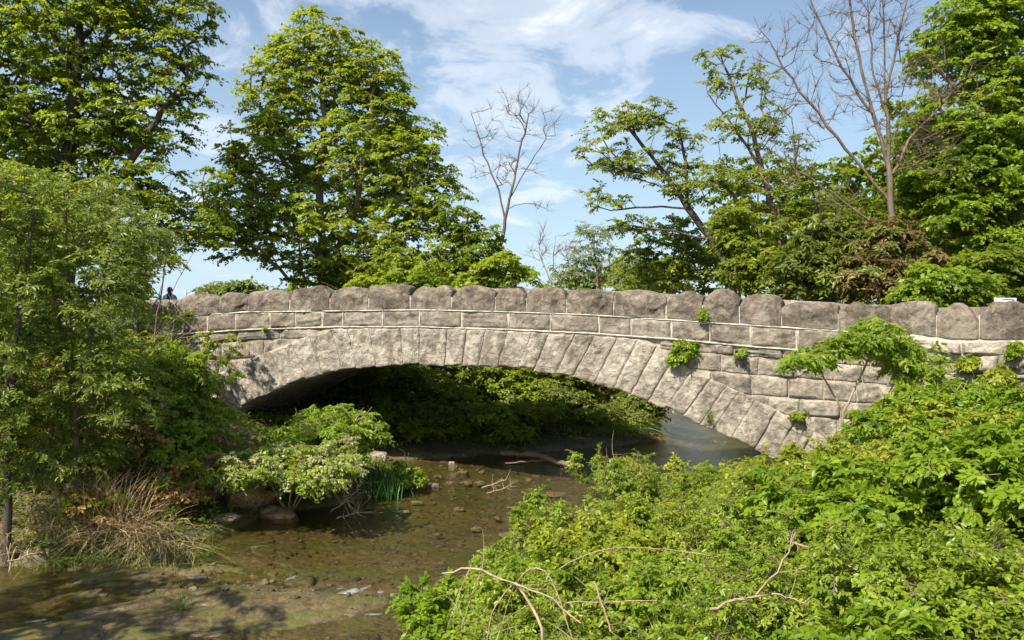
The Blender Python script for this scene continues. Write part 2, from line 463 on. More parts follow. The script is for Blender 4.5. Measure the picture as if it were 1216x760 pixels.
# ------------------------------------------------------------------ bridge geometry
_px = np.array([-150, 180, 400, 608, 800, 1000, 1216, 1500], float)
_iv = np.array([1 / 20.6, 1 / 19, 1 / 18, 1 / 17, 1 / 15.9, 1 / 14.6, 1 / 13.1, 1 / 11.3])
_cf = np.polyfit((_px - 608) / 1000, _iv, 3)
def dist(px): return 1 / np.polyval(_cf, (np.asarray(px, float) - 608) / 1000)
def FP(px, py, out=0.):
    """point on the bridge's near face (plan curve by px), pushed out towards the viewer"""
    px = np.asarray(px, float); py = np.asarray(py, float); out = np.asarray(out, float)
    d = dist(px)
    b = np.stack([(px - 608) / 1000 * d, d, (380 - py) / 1000 * d], -1)
    d2 = dist(px + 5)
    t_ = norm(np.stack([(px + 5 - 608) / 1000 * d2 - b[..., 0], d2 - d, 0 * d], -1))
    n_ = np.stack([t_[..., 1], -t_[..., 0], 0 * d], -1)
    return b + n_ * out[..., None]
AX = norm(np.array([.306, .952, 0]))
WID = 3.2

L_cop = (np.array([-150, 120, 200, 250, 300, 400, 500, 600, 700, 800, 900, 1000, 1020, 1090, 1130, 1216, 1500]),
         np.array([384, 381, 377, 373, 370, 369, 367.5, 370, 373.5, 380, 386.5, 393, 396, 398, 403, 403, 404]))
L_crs = (np.array([-150, 150, 220, 250, 300, 400, 500, 600, 700, 800, 900, 1000, 1100, 1216, 1500]),
         np.array([405, 401, 396, 394, 391, 388, 388, 391, 395.5, 402.5, 412, 419, 427, 434, 440]))
def ycop(x): return np.interp(x, *L_cop)
def ycrs(x): return np.interp(x, *L_crs)
J = np.array([(205, 536, 165, 505), (232, 516, 196, 480), (262, 499, 232, 458), (300, 477, 276, 432), (350, 452, 330, 412), (400, 440, 386, 389), (450, 434.5, 442, 388), (500, 432, 500, 388), (560, 433, 567, 389.5),
              (620, 438, 636, 393), (680, 447, 706, 396.5), (740, 465, 770, 402), (790, 484, 822, 438), (840, 507, 872, 460), (890, 530, 917, 482), (940, 554, 964, 508), (985, 577, 1006, 534), (1025, 602, 1046, 562)], float)
t_j = np.concatenate([[0], np.cumsum(np.hypot(np.diff(J[:, 0]), np.diff(J[:, 1])))])
def joint(t_): return np.array([np.interp(t_, t_j, J[:, k]) for k in range(4)])
def y_intr(x): return np.interp(x, J[:, 0], J[:, 1], left=640, right=640)
def y_extr(x): return np.interp(x, J[:, 2], J[:, 3], left=600, right=600)

rng = np.random.default_rng(7)
def block(c00, c10, c11, c01, nx_, nz_, bulge=.06, out=0., depth=.35, r=rng, edge=.05, rough=1.0, cont=False):
    """rock-faced block; corners bl, br, tr, tl in face coordinates"""
    a = np.linspace(0, 1, nx_); b = np.linspace(0, 1, nz_)
    A, B = np.meshgrid(a, b)
    c00, c10, c11, c01 = map(np.array, (c00, c10, c11, c01))
    Q = ((1 - A) * (1 - B))[..., None] * c00 + (A * (1 - B))[..., None] * c10 + (A * B)[..., None] * c11 + ((1 - A) * B)[..., None] * c01
    wd = np.hypot(*(c10 - c00)) * .017; hd = np.hypot(*(c01 - c00)) * .017
    ed = np.minimum(np.minimum(A, 1 - A) * wd, np.minimum(B, 1 - B) * hd)
    sd_ = r.integers(1e6)
    pw = FP(Q[..., 0], Q[..., 1])
    # facets: lower envelope of random planes
    env = np.full(A.shape, 9.)
    for k in range(5):
        g_ = r.normal(0, 1, 2) * np.array([.05, .05]) * rough
        c_ = r.uniform(.2, .8, 2)
        env = np.minimum(env, bulge * r.uniform(.7, 1.25) + g_[0] * (A - c_[0]) + g_[1] * (B - c_[1]))
    env = np.maximum(env, .012) + bulge * .45 * rough * fbm(pw, 3.2, 5, int(sd_), .6) - bulge * .35 * rough * np.abs(fbm(pw, 6, 3, int(sd_) + 50))
    if cont:
        env = bulge * r.uniform(.5, .8) + .045 * fbm(pw, 1.5, 5, 900, .62) - .035 * np.abs(fbm(pw * np.array([1, 1, .45]), 4.5, 4, 901)) + .012 * np.tanh(5 * fbm(pw * np.array([1, 1, .6]), 3, 3, int(sd_)))
        env = np.maximum(env, 0)
        env = env + r.normal(0, .018) * (A - .5) + r.normal(0, .018) * (B - .5)
    # a few arris chips and fracture steps
    nrm_ = r.normal(0, 1, 2); ph = r.uniform(0, 1)
    fr_ = np.sin((A * nrm_[0] + B * nrm_[1] + .15 * fbm(pw, 4, 3, int(sd_) + 9)) * 9 + ph * 6)
    env = env + bulge * .10 * rough * np.tanh(fr_ * 3)
    env = np.maximum(env, .004)
    fall = smooth(ed / edge)
    if cont: fall = .5 + .5 * smooth(ed / .05)
    disp = env * fall + out - .006 * (1 - smooth(ed / .02))
    jit = .6 * (1 - smooth(ed / .04))
    qx = Q[..., 0] + jit * 1.6 * vnoise(pw * 9, 77)
    qy = Q[..., 1] + jit * 1.6 * vnoise(pw * 9 + 40, 78)
    V = FP(qx, qy, disp)
    n = nx_ * nz_
    V = V.reshape(-1, 3)
    I = np.arange(n).reshape(nz_, nx_)
    F = np.stack([I[:-1, :-1], I[:-1, 1:], I[1:, 1:], I[1:, :-1]], -1).reshape(-1, 4)
    ring = np.concatenate([I[0, :], I[1:, -1], I[-1, -2::-1], I[-2:0:-1, 0]])
    back = V[ring] + AX * depth
    R = np.arange(len(ring)); R2 = (R + 1) % len(ring)
    F2 = np.stack([ring[R], n + R, n + R2, ring[R2]], -1)
    # F faces point towards viewer? order gives normal = a x b; ring skirt closes the sides
    return np.concatenate([V, back]), np.concatenate([F, F2])

class Acc:
    def __init__(s): s.V, s.F, s.T, s.n = [], [], [], 0
    def add(s, V, F, tone=0.5):
        s.V.append(V); s.F.append(np.asarray(F) + s.n); s.T.append(np.full(len(F), tone)); s.n += len(V)
    def done(s, name, mat, parent=None, sm=True, origin=None):
        return build(name, np.concatenate(s.V), [np.concatenate(s.F)], mat, parent, np.concatenate(s.T), sm, origin)

bridge = empty('stone_bridge', FP(608, 560), 'long weathered stone arch bridge spanning the creek, with rough boulder-topped parapet', 'bridge')

# voussoirs of the near arch ring
L_tot = t_j[-1]
cuts = [0]
while cuts[-1] < L_tot - 16:
    cuts.append(cuts[-1] + rng.choice([rng.uniform(17, 22), rng.uniform(21, 27), rng.uniform(26, 33)]))
cuts[-1] = L_tot
for i in range(len(cuts) - 1):
    a = joint(cuts[i] + .2); b = joint(cuts[i + 1] - .2)
    lo = rng.uniform(-2, 1.5); hi = 0
    V, F = block((a[0], a[1] + lo), (b[0], b[1] + lo + rng.uniform(-1, 1)), (b[2], b[3] + 1.8), (a[2], a[3] + 1.8), 26, 48, .05, .030, .45, edge=.07, rough=.6, cont=True)
    build('arch_stone', V, [F], M['arch'], bridge, np.full(len(F), rng.uniform(0, 1)), False)

# vault barrel (soffit), tan joint backing behind the ring
tt = np.linspace(0, L_tot, 150)
ji = np.array([joint(v) for v in tt])
def sheet_t(pxs, pys, n2, depth0, depth1, up=0.):
    V = []
    for k in np.linspace(0, 1, n2):
        V.append(FP(pxs, pys, -depth0) + AX * (depth1 * k) + np.array([0, 0, up]))
    V = np.stack(V)
    V[..., 2] += .03 * fbm(V, 2.4, 4, 66) * 1.0
    I = np.arange(V.shape[0] * V.shape[1]).reshape(V.shape[:2])
    F = np.stack([I[:-1, :-1], I[:-1, 1:], I[1:, 1:], I[1:, :-1]], -1).reshape(-1, 4)
    return V.reshape(-1, 3), F
V, F = sheet_t(ji[:, 0], ji[:, 1], 40, .02, WID, .035)
build('vault', V, [F], M['rubble'], bridge, smoothed=False)
A = Acc()
fr0 = FP(ji[:, 0], ji[:, 1] - 1.5, .012); fr1 = FP(ji[:, 2], ji[:, 3] + 2.2, .012)
V = np.concatenate([fr0, fr1]); n = len(tt)
F = np.stack([np.arange(n - 1), np.arange(1, n), n + np.arange(1, n), n + np.arange(n - 1)], -1)
A.add(V, F)
A.done('arch_joints', M['tan_mortar'], bridge, False)

# backing wall with white mortar behind courses and spandrels
pxs = np.linspace(-150, 1500, 331)
top = ycop(pxs) - 1
bot = np.where((pxs > 160) & (pxs < 1046), np.minimum((y_extr(pxs) + y_intr(pxs)) / 2, 640), 640)
bot = np.where((pxs > 205) & (pxs < 1025), np.minimum(bot, y_intr(pxs) - 8), bot)
mid_ = ycrs(pxs) + 2.0
bot = np.maximum(bot, mid_ + 1)
Vt = FP(pxs, top, .007); Vm = FP(pxs, mid_, .007); Vb = FP(pxs, bot, -.062)
n = len(pxs)
Vc = FP(pxs, mid_, -.075)
V = np.concatenate([Vt, Vm, Vc])
F = np.concatenate([np.stack([np.arange(n - 1) + n * (k + 1), np.arange(1, n) + n * (k + 1), np.arange(1, n) + n * k, np.arange(n - 1) + n * k], -1) for k in (0, 1)])
build('mortar_joints', V, [F], M['mortar'], bridge)
V = np.concatenate([FP(pxs, mid_ - 1, -.040), FP(pxs, bot, -.040)])
F = np.stack([np.arange(n - 1) + n, np.arange(1, n) + n, np.arange(1, n), np.arange(n - 1)], -1)
build('spandrel_joints', V, [F], M['pale_mortar'], bridge)

# raised pointing of pale mortar along the bed joints and between the course stones
def ribbon(xs, ys, hw, out, vertical=False):
    n = len(xs)
    nz = .35 * vnoise(np.c_[xs * .13, ys * .13, np.zeros(n)], 61) + .25 * vnoise(np.c_[xs * .5, ys * .5, np.zeros(n)], 62)
    hw = hw * (.85 + 1.3 * nz)
    out = out + .035 * (fbm(np.c_[xs * .05, ys * .05, np.zeros(n)], 1.0, 4, 64) - .12)
    if vertical: L_ = [(xs - hw * 1.5, ys, -.02), (xs - hw, ys, out), (xs + hw, ys, out), (xs + hw * 1.5, ys, -.02)]
    else: L_ = [(xs, ys + hw * 1.5 + nz * .4, -.02), (xs, ys + hw + nz * .4, out), (xs, ys - hw + nz * .4, out), (xs, ys - hw * 1.5 + nz * .4, -.02)]
    V = np.concatenate([FP(a, b, np.zeros(n) + o_) for a, b, o_ in L_])
    F = np.concatenate([np.stack([np.arange(n - 1) + n * k, np.arange(1, n) + n * k, np.arange(1, n) + n * (k + 1), np.arange(n - 1) + n * (k + 1)], -1) for k in range(3)])
    return V, F
xr = np.linspace(120, 1022, 900)
V, F = ribbon(xr, ycop(xr) + .3, .62, .036); build('bed_joint', V, [F], M['mortar'], bridge)
V, F = ribbon(xr, ycrs(xr) + .2, .60, .042); build('bed_joint', V, [F], M['mortar'], bridge)
# the regular course under the coping
cj = [-150, -95, -42, 8, 60, 112, 165, 218, 247, 281, 321, 352, 383, 408, 455, 499, 549, 604, 654, 712, 750, 798, 843, 892, 946, 1018]
A = Acc()
for i in range(len(cj) - 1):
    a, b = cj[i] + .75, cj[i + 1] - .75
    V, F = block((a, ycrs(a) - .9), (b, ycrs(b) - .9), (b, ycop(b) + 1.1), (a, ycop(a) + 1.1), 26, 14, .05, .006, .3, edge=.03)
    A.add(V, F, rng.uniform(0, 1))
A.done('string_course', M['course'], bridge, False)
for x in cj[6:-1]:
    ys = np.linspace(ycrs(x) - .3, ycop(x) + .8, 24)
    V, F = ribbon(np.full(24, float(x)), ys, .42, .026, True); build('course_joint', V, [F], M['mortar'], bridge)

# spandrel masonry either side of the ring
rows = [-1, 13, 34, 58, 78, 104, 130, 158]
for side in (0, 1):
    x0, x1 = ((-150, 372), (772, 1075))[side]
    A = Acc()
    for k in range(len(rows) - 1):
        x = x0 + (rng.uniform(0, 20) if side else -rng.uniform(0, 20))
        while x < x1:
            wdt = rng.uniform(30, 52) if k else rng.uniform(40, 60)
            a, b = x + .45, min(x + wdt - .45, x1 + 10)
            x += wdt
            mxx = (a + b) / 2
            r0, r1 = rows[k] + .6, rows[k + 1] - .4
            ya, yb = ycrs(a), ycrs(b)
            if mxx > 205 and mxx < 1025:
                if max(ya, yb) + r0 > y_extr(mxx) + 14:
                    continue
                if min(ya, yb) + r1 > min(y_intr(a), y_intr(b)) - 8:
                    r1 = min(y_intr(a), y_intr(b)) - 8 - min(ya, yb)
                    if r1 - r0 < 6: continue
            V, F = block((a, ya + r1), (b, yb + r1), (b, yb + r0), (a, ya + r0), 20, 12, .06, -.030, .25, edge=.03, rough=1.3)
            A.add(V, F, rng.uniform(0, 1))
    A.done('spandrel_wall', M['rubble'], bridge, False)

# rough rubble face of the approach wall on the right
A = Acc()
y = 0
for k in range(10):
    hgt = rng.uniform(15, 26)
    x = 1018 + (k % 2) * -8 + rng.uniform(0, 16) + (28 if k == 0 else 20)
    while x < 1500:
        wdt = rng.uniform(24, 62)
        a, b = x + .8, x + wdt - .8
        x += wdt
        o_ = rng.uniform(-1.5, 1.5, 4)
        base = ycop(1090) + 2
        ya, yb = ycop(a) + 3 + y, ycop(b) + 3 + y
        V, F = block((a, ya + hgt + o_[0]), (b, yb + hgt + o_[1]), (b, yb + o_[2]), (a, ya + o_[3]), 22, 14, .10, rng.uniform(-.04, .03), .3, edge=.06, rough=1.8)
        A.add(V, F, rng.uniform(0, 1))
    y += hgt
A.done('rubble_wall', M['rubble'], bridge, False)

# coping: big rounded boulder-like blocks, one mesh each
cb = [-150, -90, -35, 20, 70, 120, 167, 209, 260, 295, 344, 392, 438, 487, 536, 588, 625, 673, 729, 791, 834, 878, 928, 995, 1040, 1057, 1112, 1163, 1228, 1295, 1370, 1450]
ct = [362, 361, 361, 360, 360, 360, 356, 351, 347, 343, 340, 341, 337.5, 338, 340, 340, 341, 342.5, 344, 349.5, 347, 351, 358, 360, 364, 357, 361.5, 359, 357, 358, 357]
for i in range(len(cb) - 1):
    r = np.random.default_rng(100 + i)
    a0, b0 = cb[i] + .1, cb[i + 1] - .1
    if b0 - a0 < 25: a0 -= 3; b0 += 1
    na, nc = 44, 50
    ua = np.linspace(-1, 1, na)
    ua = np.sign(ua) * np.abs(ua) ** .8
    sdv = int(r.integers(1e6))
    skew = r.uniform(-.5, .5)
    pwr = r.uniform(2.4, 5.5)
    drop = r.uniform(.10, .42)
    dep = r.uniform(.42, .52)
    rows_ = []
    tc_ = np.linspace(0, 1, nc)
    for u in ua:
        x = a0 + (b0 - a0) * (u + 1) / 2
        d = float(dist(x))
        zb = (380 - (ycop(x) - .6)) / 1000 * d
        zt = (380 - ct[i]) / 1000 * d
        H = (zt - zb) * (1 - drop * abs(u) ** pwr * (1 + skew * u)) + .045 * float(vnoise(np.array([u * 1.7, i * 3.1, 0.]), sdv))
        fo = .035 - .02 * abs(u) ** 9
        bo = fo + dep
        P_ = []
        for c_ in tc_:
            # rounded-rectangle section: front face, top, back face
            th = c_ * PI
            cx_, sx_ = math.cos(th), math.sin(th)
            ex = .36
            yy = -np.sign(cx_) * abs(cx_) ** ex      # -1 front ... 1 back
            hh = abs(sx_) ** .55
            P_.append((fo - (yy + 1) / 2 * (bo), zb + H * hh))
        P_ = np.array(P_)
        base = FP(np.full(nc, x), np.full(nc, 380.), P_[:, 0])
        base[:, 2] = P_[:, 1]
        rows_.append(base)
    V = np.stack(rows_)
    ctr = V.reshape(-1, 3).mean(0)
    dirv = norm(V - ctr)
    amp = .085
    w_ = np.clip((V[..., 2] - V[..., 2].min()) / .12, .1, 1)
    disp = amp * fbm(V, 2.3, 5, sdv, .6) - .05 * np.abs(fbm(V, 3.6, 4, sdv + 7)) + .02 * np.tanh(4 * fbm(V, 1.6, 2, sdv + 3))
    # chisel facets
    for k in range(12):
        nn = norm(r.normal(0, 1, 3)); lim = r.uniform(.80, 1.05)
        rel = (V - ctr) / (np.abs(V - ctr).reshape(-1, 3).max(0) + 1e-6)
        q = rel @ nn
        ov = np.maximum(q - lim, 0)
        disp = disp - .16 * ov
    disp = disp + .022 * fbm(V, 7.5, 4, sdv + 11, .6) - .02 * np.clip(fbm(V, 4.5, 3, sdv + 19) * 3 - .6, 0, 1)
    w_ = w_ * (1 - .75 * np.abs(ua)[:, None] ** 8)
    V = V + dirv * (disp * w_)[..., None]
    n1 = na * nc
    I = np.arange(n1).reshape(na, nc)
    F = np.stack([I[:-1, :-1], I[1:, :-1], I[1:, 1:], I[:-1, 1:]], -1).reshape(-1, 4)
    e0 = V[0].mean(0); e1 = V[-1].mean(0)
    VV = np.concatenate([V.reshape(-1, 3), [e0, e1]])
    T0 = np.stack([np.full(nc - 1, n1), I[0, :-1], I[0, 1:]], -1)
    T1 = np.stack([np.full(nc - 1, n1 + 1), I[-1, 1:], I[-1, :-1]], -1)
    build('coping_stone', VV, [F, np.concatenate([T0, T1])], M['coping'], bridge, np.full(len(F) + 2 * (nc - 1), r.uniform(0, 1)), False)

# mortar fillets between coping stones
for i in range(1, len(cb) - 1):
    A = Acc()
    x = cb[i]
    zt = max(ct[i - 1], ct[i]) + 13
    if 1035 < x < 1060: continue
    yb = ycop(x) - .5
    n = 12
    ys = np.linspace(yb, zt, n)
    wv = .35 + .4 * np.random.default_rng(i).random(n)
    V = np.concatenate([FP(x - wv, ys, np.full(n, -.002)), FP(x + wv, ys, np.full(n, -.002)), FP(x + wv, ys, np.full(n, -.3)), FP(x - wv, ys, np.full(n, -.3))])
    F = []
    for k in range(n - 1):
        for (p_, q_) in ((0, 1), (1, 2), (3, 0)):
            F.append((p_ * n + k, q_ * n + k, q_ * n + k + 1, p_ * n + k + 1))
    A.add(V, np.array(F))
    A.done('coping_joint', M['mortar'], bridge)

# far face, far parapet, deck fill
far = []
pxs2 = np.linspace(-150, 1500, 166)
ftop = FP(pxs2, ycop(pxs2)) + AX * WID
ftop2 = ftop + np.array([0, 0, .55])
fb = FP(pxs2, np.where((pxs2 > 205) & (pxs2 < 1025), y_intr(pxs2) - 2, 640)) + AX * WID
n = len(pxs2)
V = np.concatenate([fb, ftop, ftop2, ftop2 - AX * .45, ftop - AX * .45])
F = np.concatenate([np.stack([np.arange(1, n) + n * k, np.arange(n - 1) + n * k, np.arange(n - 1) + n * (k + 1), np.arange(1, n) + n * (k + 1)], -1) for k in range(4)])
build('far_wall', V, [F], M['course'], bridge)
rd0 = FP(pxs2, ycop(pxs2) + 2, -.3); rd1 = ftop - AX * .3 - np.array([0, 0, .03])
V = np.concatenate([rd0, rd1])
F = np.stack([np.arange(n - 1), np.arange(1, n), n + np.arange(1, n), n + np.arange(n - 1)], -1)
rd = build('road', V, [F], M['asphalt'])
tag(rd, kind='structure')

# ------------------------------------------------------------------ plant generator
def tube_batch(P, R, sides=5):
    """P (m,k,3), R (m,k) -> verts, quads"""
    m_, k = P.shape[:2]
    T = np.empty_like(P)
    T[:, 1:-1] = P[:, 2:] - P[:, :-2]
    T[:, 0] = P[:, 1] - P[:, 0]; T[:, -1] = P[:, -1] - P[:, -2]
    T = norm(T)
    ref = norm(P[:, -1] - P[:, 0])
    alt = np.where(np.abs(ref[:, 2:3]) > .8, np.array([[1., .13, 0]]), np.array([[.1, 0., 1.]]))
    U = norm(np.cross(T, alt[:, None, :])); Wv = np.cross(T, U)
    a = np.linspace(0, 2 * PI, sides, endpoint=False)
    V = P[:, :, None, :] + R[:, :, None, None] * (np.cos(a)[None, None, :, None] * U[:, :, None, :] + np.sin(a)[None, None, :, None] * Wv[:, :, None, :])
    I = np.arange(m_ * k * sides).reshape(m_, k, sides)
    J_ = np.roll(I, -1, 2)
    F = np.stack([I[:, :-1], J_[:, :-1], J_[:, 1:], I[:, 1:]], -1).reshape(-1, 4)
    return V.reshape(-1, 3), F

def leaf_arrays(P, D, N, L, Wd, r, fine=False):
    n = len(P)
    D = norm(D); Sx = norm(np.cross(D, N)); N = np.cross(Sx, D)
    L = L[:, None]; Wd = Wd[:, None]
    fold = r.uniform(.05, .35, (n, 1)) * Wd
    droop = r.uniform(-.05, .3, (n, 1)) * L
    if not fine:
        V = np.stack([P, P + D * L * .42 + Sx * Wd * .5 + N * fold, P + D * L - N * droop, P + D * L * .42 - Sx * Wd * .5 + N * fold], 1)
        b = np.arange(n)[:, None] * 4
        F = np.concatenate([b + np.array([[0, 1, 2]]), b + np.array([[0, 2, 3]])])
    else:
        mid = P + D * L * .5 - N * droop * .15
        V = np.stack([P, P + D * L * .26 + Sx * Wd * .42 + N * fold * .8, P + D * L * .62 + Sx * Wd * .40 + N * fold * .6 - N * droop * .3, P + D * L - N * droop,
                      P + D * L * .62 - Sx * Wd * .40 + N * fold * .6 - N * droop * .3, P + D * L * .26 - Sx * Wd * .42 + N * fold * .8, mid], 1)
        b = np.arange(n)[:, None] * 7
        F = np.concatenate([b + np.array([[0, 1, 2, 3, 6]]), b + np.array([[0, 6, 3, 4, 5]])])
    return V.reshape(-1, 3), F

def skeleton(trunks, T, r, step=.35, arch=.12, pen=.25, wob=.05):
    pos, par, chains = [], [], []
    for k, tr in enumerate(trunks):
        tr = np.asarray(tr, float)
        # resample
        s = np.concatenate([[0], np.cumsum(np.linalg.norm(np.diff(tr, axis=0), axis=1))])
        m_ = max(4, int(s[-1] / step) + 1)
        u = np.linspace(0, s[-1], m_)
        pts = np.stack([np.interp(u, s, tr[:, j]) for j in range(3)], 1)
        pts[1:-1] += r.normal(0, wob * step, (m_ - 2, 3))
        st = len(pos)
        if k == 0 or len(trunks[k]) and not pos:
            first = -1; ch = []
            pos.append(pts[0]); par.append(-1); ch.append(st); rest = pts[1:]
        else:
            dd = np.linalg.norm(np.array(pos) - pts[0], axis=1)
            if dd.min() < step * 1.2:
                first = int(dd.argmin()); ch = [first]; rest = pts[1:]
            else:
                pos.append(pts[0]); par.append(-1); ch = [len(pos) - 1]; rest = pts[1:]
        for q in rest:
            par.append(ch[-1]); pos.append(q); ch.append(len(pos) - 1)
        chains.append(ch)
    ntr = len(pos)
    cap = ntr + len(T) * 40
    PA = np.zeros((cap, 3)); PA[:ntr] = pos
    PL = np.zeros(cap)
    for i in range(ntr):
        PL[i] = 0 if par[i] < 0 else PL[par[i]] + np.linalg.norm(PA[i] - PA[par[i]])
    par = list(par)
    n = ntr
    base_z = PA[:ntr, 2].min()
    dtr = np.array([np.linalg.norm(PA[:ntr] - q, axis=1).min() for q in T]) if len(T) else np.array([])
    tips = []
    for ti in np.argsort(dtr):
        q = T[ti]
        v = q - PA[:n]
        dd = np.linalg.norm(v, axis=1)
        cost = dd * (1 + .8 * np.clip(-v[:, 2] / (dd + 1e-6), 0, 1)) + pen * PL[:n]
        # do not attach to the bare foot of the trunk
        j = int(cost.argmin())
        D = dd[j]
        m_ = int(np.clip(D / step, 1, 38))
        s = np.arange(1, m_ + 1) / m_
        pts = PA[j] + s[:, None] * (q - PA[j])
        pts[:, 2] += arch * D * np.sin(s * PI)
        if m_ > 1:
            pts[:-1] += r.normal(0, wob * step * 1.6, (m_ - 1, 3))
        ch = [j]
        for pt in pts:
            PA[n] = pt; par.append(ch[-1]); PL[n] = PL[ch[-1]] + np.linalg.norm(pt - PA[ch[-1]])
            ch.append(n); n += 1
        chains.append(ch); tips.append((ti, n - 1))
    PA = PA[:n]
    cnt = np.zeros(n)
    for ti, k in tips: cnt[k] += 1
    for ch in chains[:len(trunks)]: cnt[ch[-1]] += .5
    for k in range(n - 1, -1, -1):
        if par[k] >= 0: cnt[par[k]] += cnt[k]
    return PA, np.array(par), chains, cnt, {ti: k for ti, k in tips}

def wood(PA, chains, cnt, rb, rmin, sides=6):
    e = math.log(max(rb / rmin, 1.01)) / math.log(max(cnt.max(), 2))
    rad = rmin * np.maximum(cnt, 1) ** e
    byk = {}
    for ch in chains:
        if len(ch) < 2: continue
        rr = rad[ch].copy()
        rr[0] = min(rr[0], rr[1] * 1.15)
        byk.setdefault(len(ch), []).append((PA[ch], rr))
    Vs, Fs, n = [], [], 0
    for k, lst in byk.items():
        P = np.stack([a for a, _ in lst]); R = np.stack([b for _, b in lst])
        V, F = tube_batch(P, R, sides)
        Vs.append(V); Fs.append(F + n); n += len(V)
    return np.concatenate(Vs), np.concatenate(Fs)

def targets(lobes, n, r, shell=2.4):
    wts = np.array([l[2] if len(l) > 2 else np.prod(l[1]) ** .8 for l in lobes], float)
    k = r.choice(len(lobes), n, p=wts / wts.sum())
    C = np.array([l[0] for l in lobes], float)[k]; Rr = np.array([l[1] for l in lobes], float)[k]
    u = norm(r.normal(0, 1, (n, 3)))
    rad = r.random(n) ** (1 / shell)
    T = C + u * Rr * rad[:, None]
    return T, u

def plant(name, label, cat, base, trunks, lobes, n, rspray, nl, L, Wd, leaf, bark, rb=.12, rmin=.008, seed=1, tw=6, fine=False, group=None,
          trunk_name='trunk', crown_name='crown', flat=.35, shell=2.4, step=.35, arch=.12, pen=.25, sides=6, tw_r=.004, up=0., zmin=None, droop=.25, cut=None, leaf2=None, frac2=0., thing=None, wob=.05, leaf2_name='young_leaves'):
    r = np.random.default_rng(seed)
    base = np.array(base, float)
    T, u = targets(lobes, n, r, shell)
    if zmin is not None:
        T[:, 2] = np.maximum(T[:, 2], zmin + r.random(n) * .2)
    if cut is not None:
        kk = cut(T); T, u = T[kk], u[kk]
    if base[1] < 22 or name == 'far_tree':   # the clear view from the bridge end where the person stands
        qx = 608 + 1000 * T[:, 0] / T[:, 1]; qy = 380 - 1000 * T[:, 2] / T[:, 1]
        kk = ~((qx > 176) & (qx < 236) & (qy > 316) & (qy < 372))
        T, u = T[kk], u[kk]
    trunks = [np.asarray(tk, float) for tk in trunks]
    PA, par, chains, cnt, tip = skeleton(trunks, T, r, step, arch, pen, wob)
    root = thing or empty(name, base, label, cat, group)
    # sprays
    tk = np.array([tip[i] for i in range(len(T))])
    bdir = norm(PA[tk] - PA[par[tk]])
    out = norm(bdir * np.array([1, 1, .6]) + .7 * u * np.array([1, 1, .3]) + np.array([0, 0, up]))
    pn = norm(np.array([0, 0, 1.]) + flat * u * np.array([1, 1, .2]) + r.normal(0, .22, out.shape))
    out = norm(out - (out * pn).sum(1)[:, None] * pn * (1 - .5 * min(1, up + .2)))
    side = np.cross(pn, out)
    m_ = len(T)
    ang = (np.linspace(-1, 1, tw)[None, :] * 1.5 + r.normal(0, .25, (m_, tw)))
    tdir = norm(np.cos(ang)[..., None] * out[:, None, :] + np.sin(ang)[..., None] * side[:, None, :] + r.normal(0, .14, (m_, tw, 3)))
    tlen = rspray * r.uniform(.55, 1.1, (m_, tw)) * r.uniform(.6, 1.35, (m_, 1)) * (1 - .25 * np.abs(np.linspace(-1, 1, tw)))
    st = T[:, None, :] - out[:, None, :] * rspray * .15
    sarr = np.array([0, .5, 1.])
    TP = st[:, :, None, :] + (tdir * tlen[..., None])[:, :, None, :] * sarr[None, None, :, None]
    TP[..., 2] += (tlen * .10)[..., None] * np.array([0, 1, .2]) - (tlen * droop)[..., None] * np.array([0, .15, 1]) * .6
    wv, wf = wood(PA, chains, cnt, rb, rmin, sides)
    tv, tf = tube_batch(TP.reshape(-1, 3, 3), np.broadcast_to(np.array([tw_r * 1.3, tw_r, tw_r * .5]), (m_ * tw, 3)).copy(), 3)
    build(trunk_name, np.concatenate([wv, tv]), [np.concatenate([wf, tf + len(wv)])], bark, root, smoothed=True)
    if nl > 0:
        s = (np.arange(nl) + r.random((m_, tw, nl))) / nl
        s = .12 + .9 * s
        sd_ = np.where((np.arange(nl) % 2)[None, None, :] == 0, 1., -1.) * np.ones((m_, tw, nl))
        P = st[:, :, None, :] + (tdir * tlen[..., None])[:, :, None, :] * s[..., None]
        P[..., 2] += tlen[..., None] * (.10 * (1 - (2 * s - 1) ** 2) - droop * .6 * s ** 2)
        pnl = np.broadcast_to(pn[:, None, None, :], P.shape)
        sv = np.cross(pnl, tdir[:, :, None, :])
        D = tdir[:, :, None, :] * r.uniform(.3, 1., s.shape)[..., None] + sv * (sd_ * r.uniform(.5, 1., s.shape))[..., None] + r.normal(0, .25, P.shape)
        D[..., 2] -= r.uniform(0, .5, s.shape)
        N = pnl + r.normal(0, .45, P.shape)
        P = P.reshape(-1, 3); D = D.reshape(-1, 3); N = N.reshape(-1, 3)
        k = r.random(len(P)) < .93
        P, D, N = P[k], D[k], N[k]
        LL = L * r.uniform(.6, 1.25, len(P)); WW = Wd * LL / L * r.uniform(.8, 1.15, len(P))
        tone = np.clip(np.repeat(r.normal(.5, .21, m_), tw * nl)[k] + r.normal(0, .17, len(P)), 0, 1)
        if leaf2 is not None and frac2 > 0:
            s2 = np.repeat(r.random(m_) < frac2, tw * nl)[k]
            V2, F2 = leaf_arrays(P[s2], D[s2], N[s2], LL[s2], WW[s2], r, fine)
            build(leaf2_name, V2, [F2], leaf2, root, np.tile(tone[s2], 2))
            P, D, N, LL, WW, tone = P[~s2], D[~s2], N[~s2], LL[~s2], WW[~s2], tone[~s2]
        V, F = leaf_arrays(P, D, N, LL, WW, r, fine)
        build(crown_name, V, [F], leaf, root, np.tile(tone, 2))
    return root

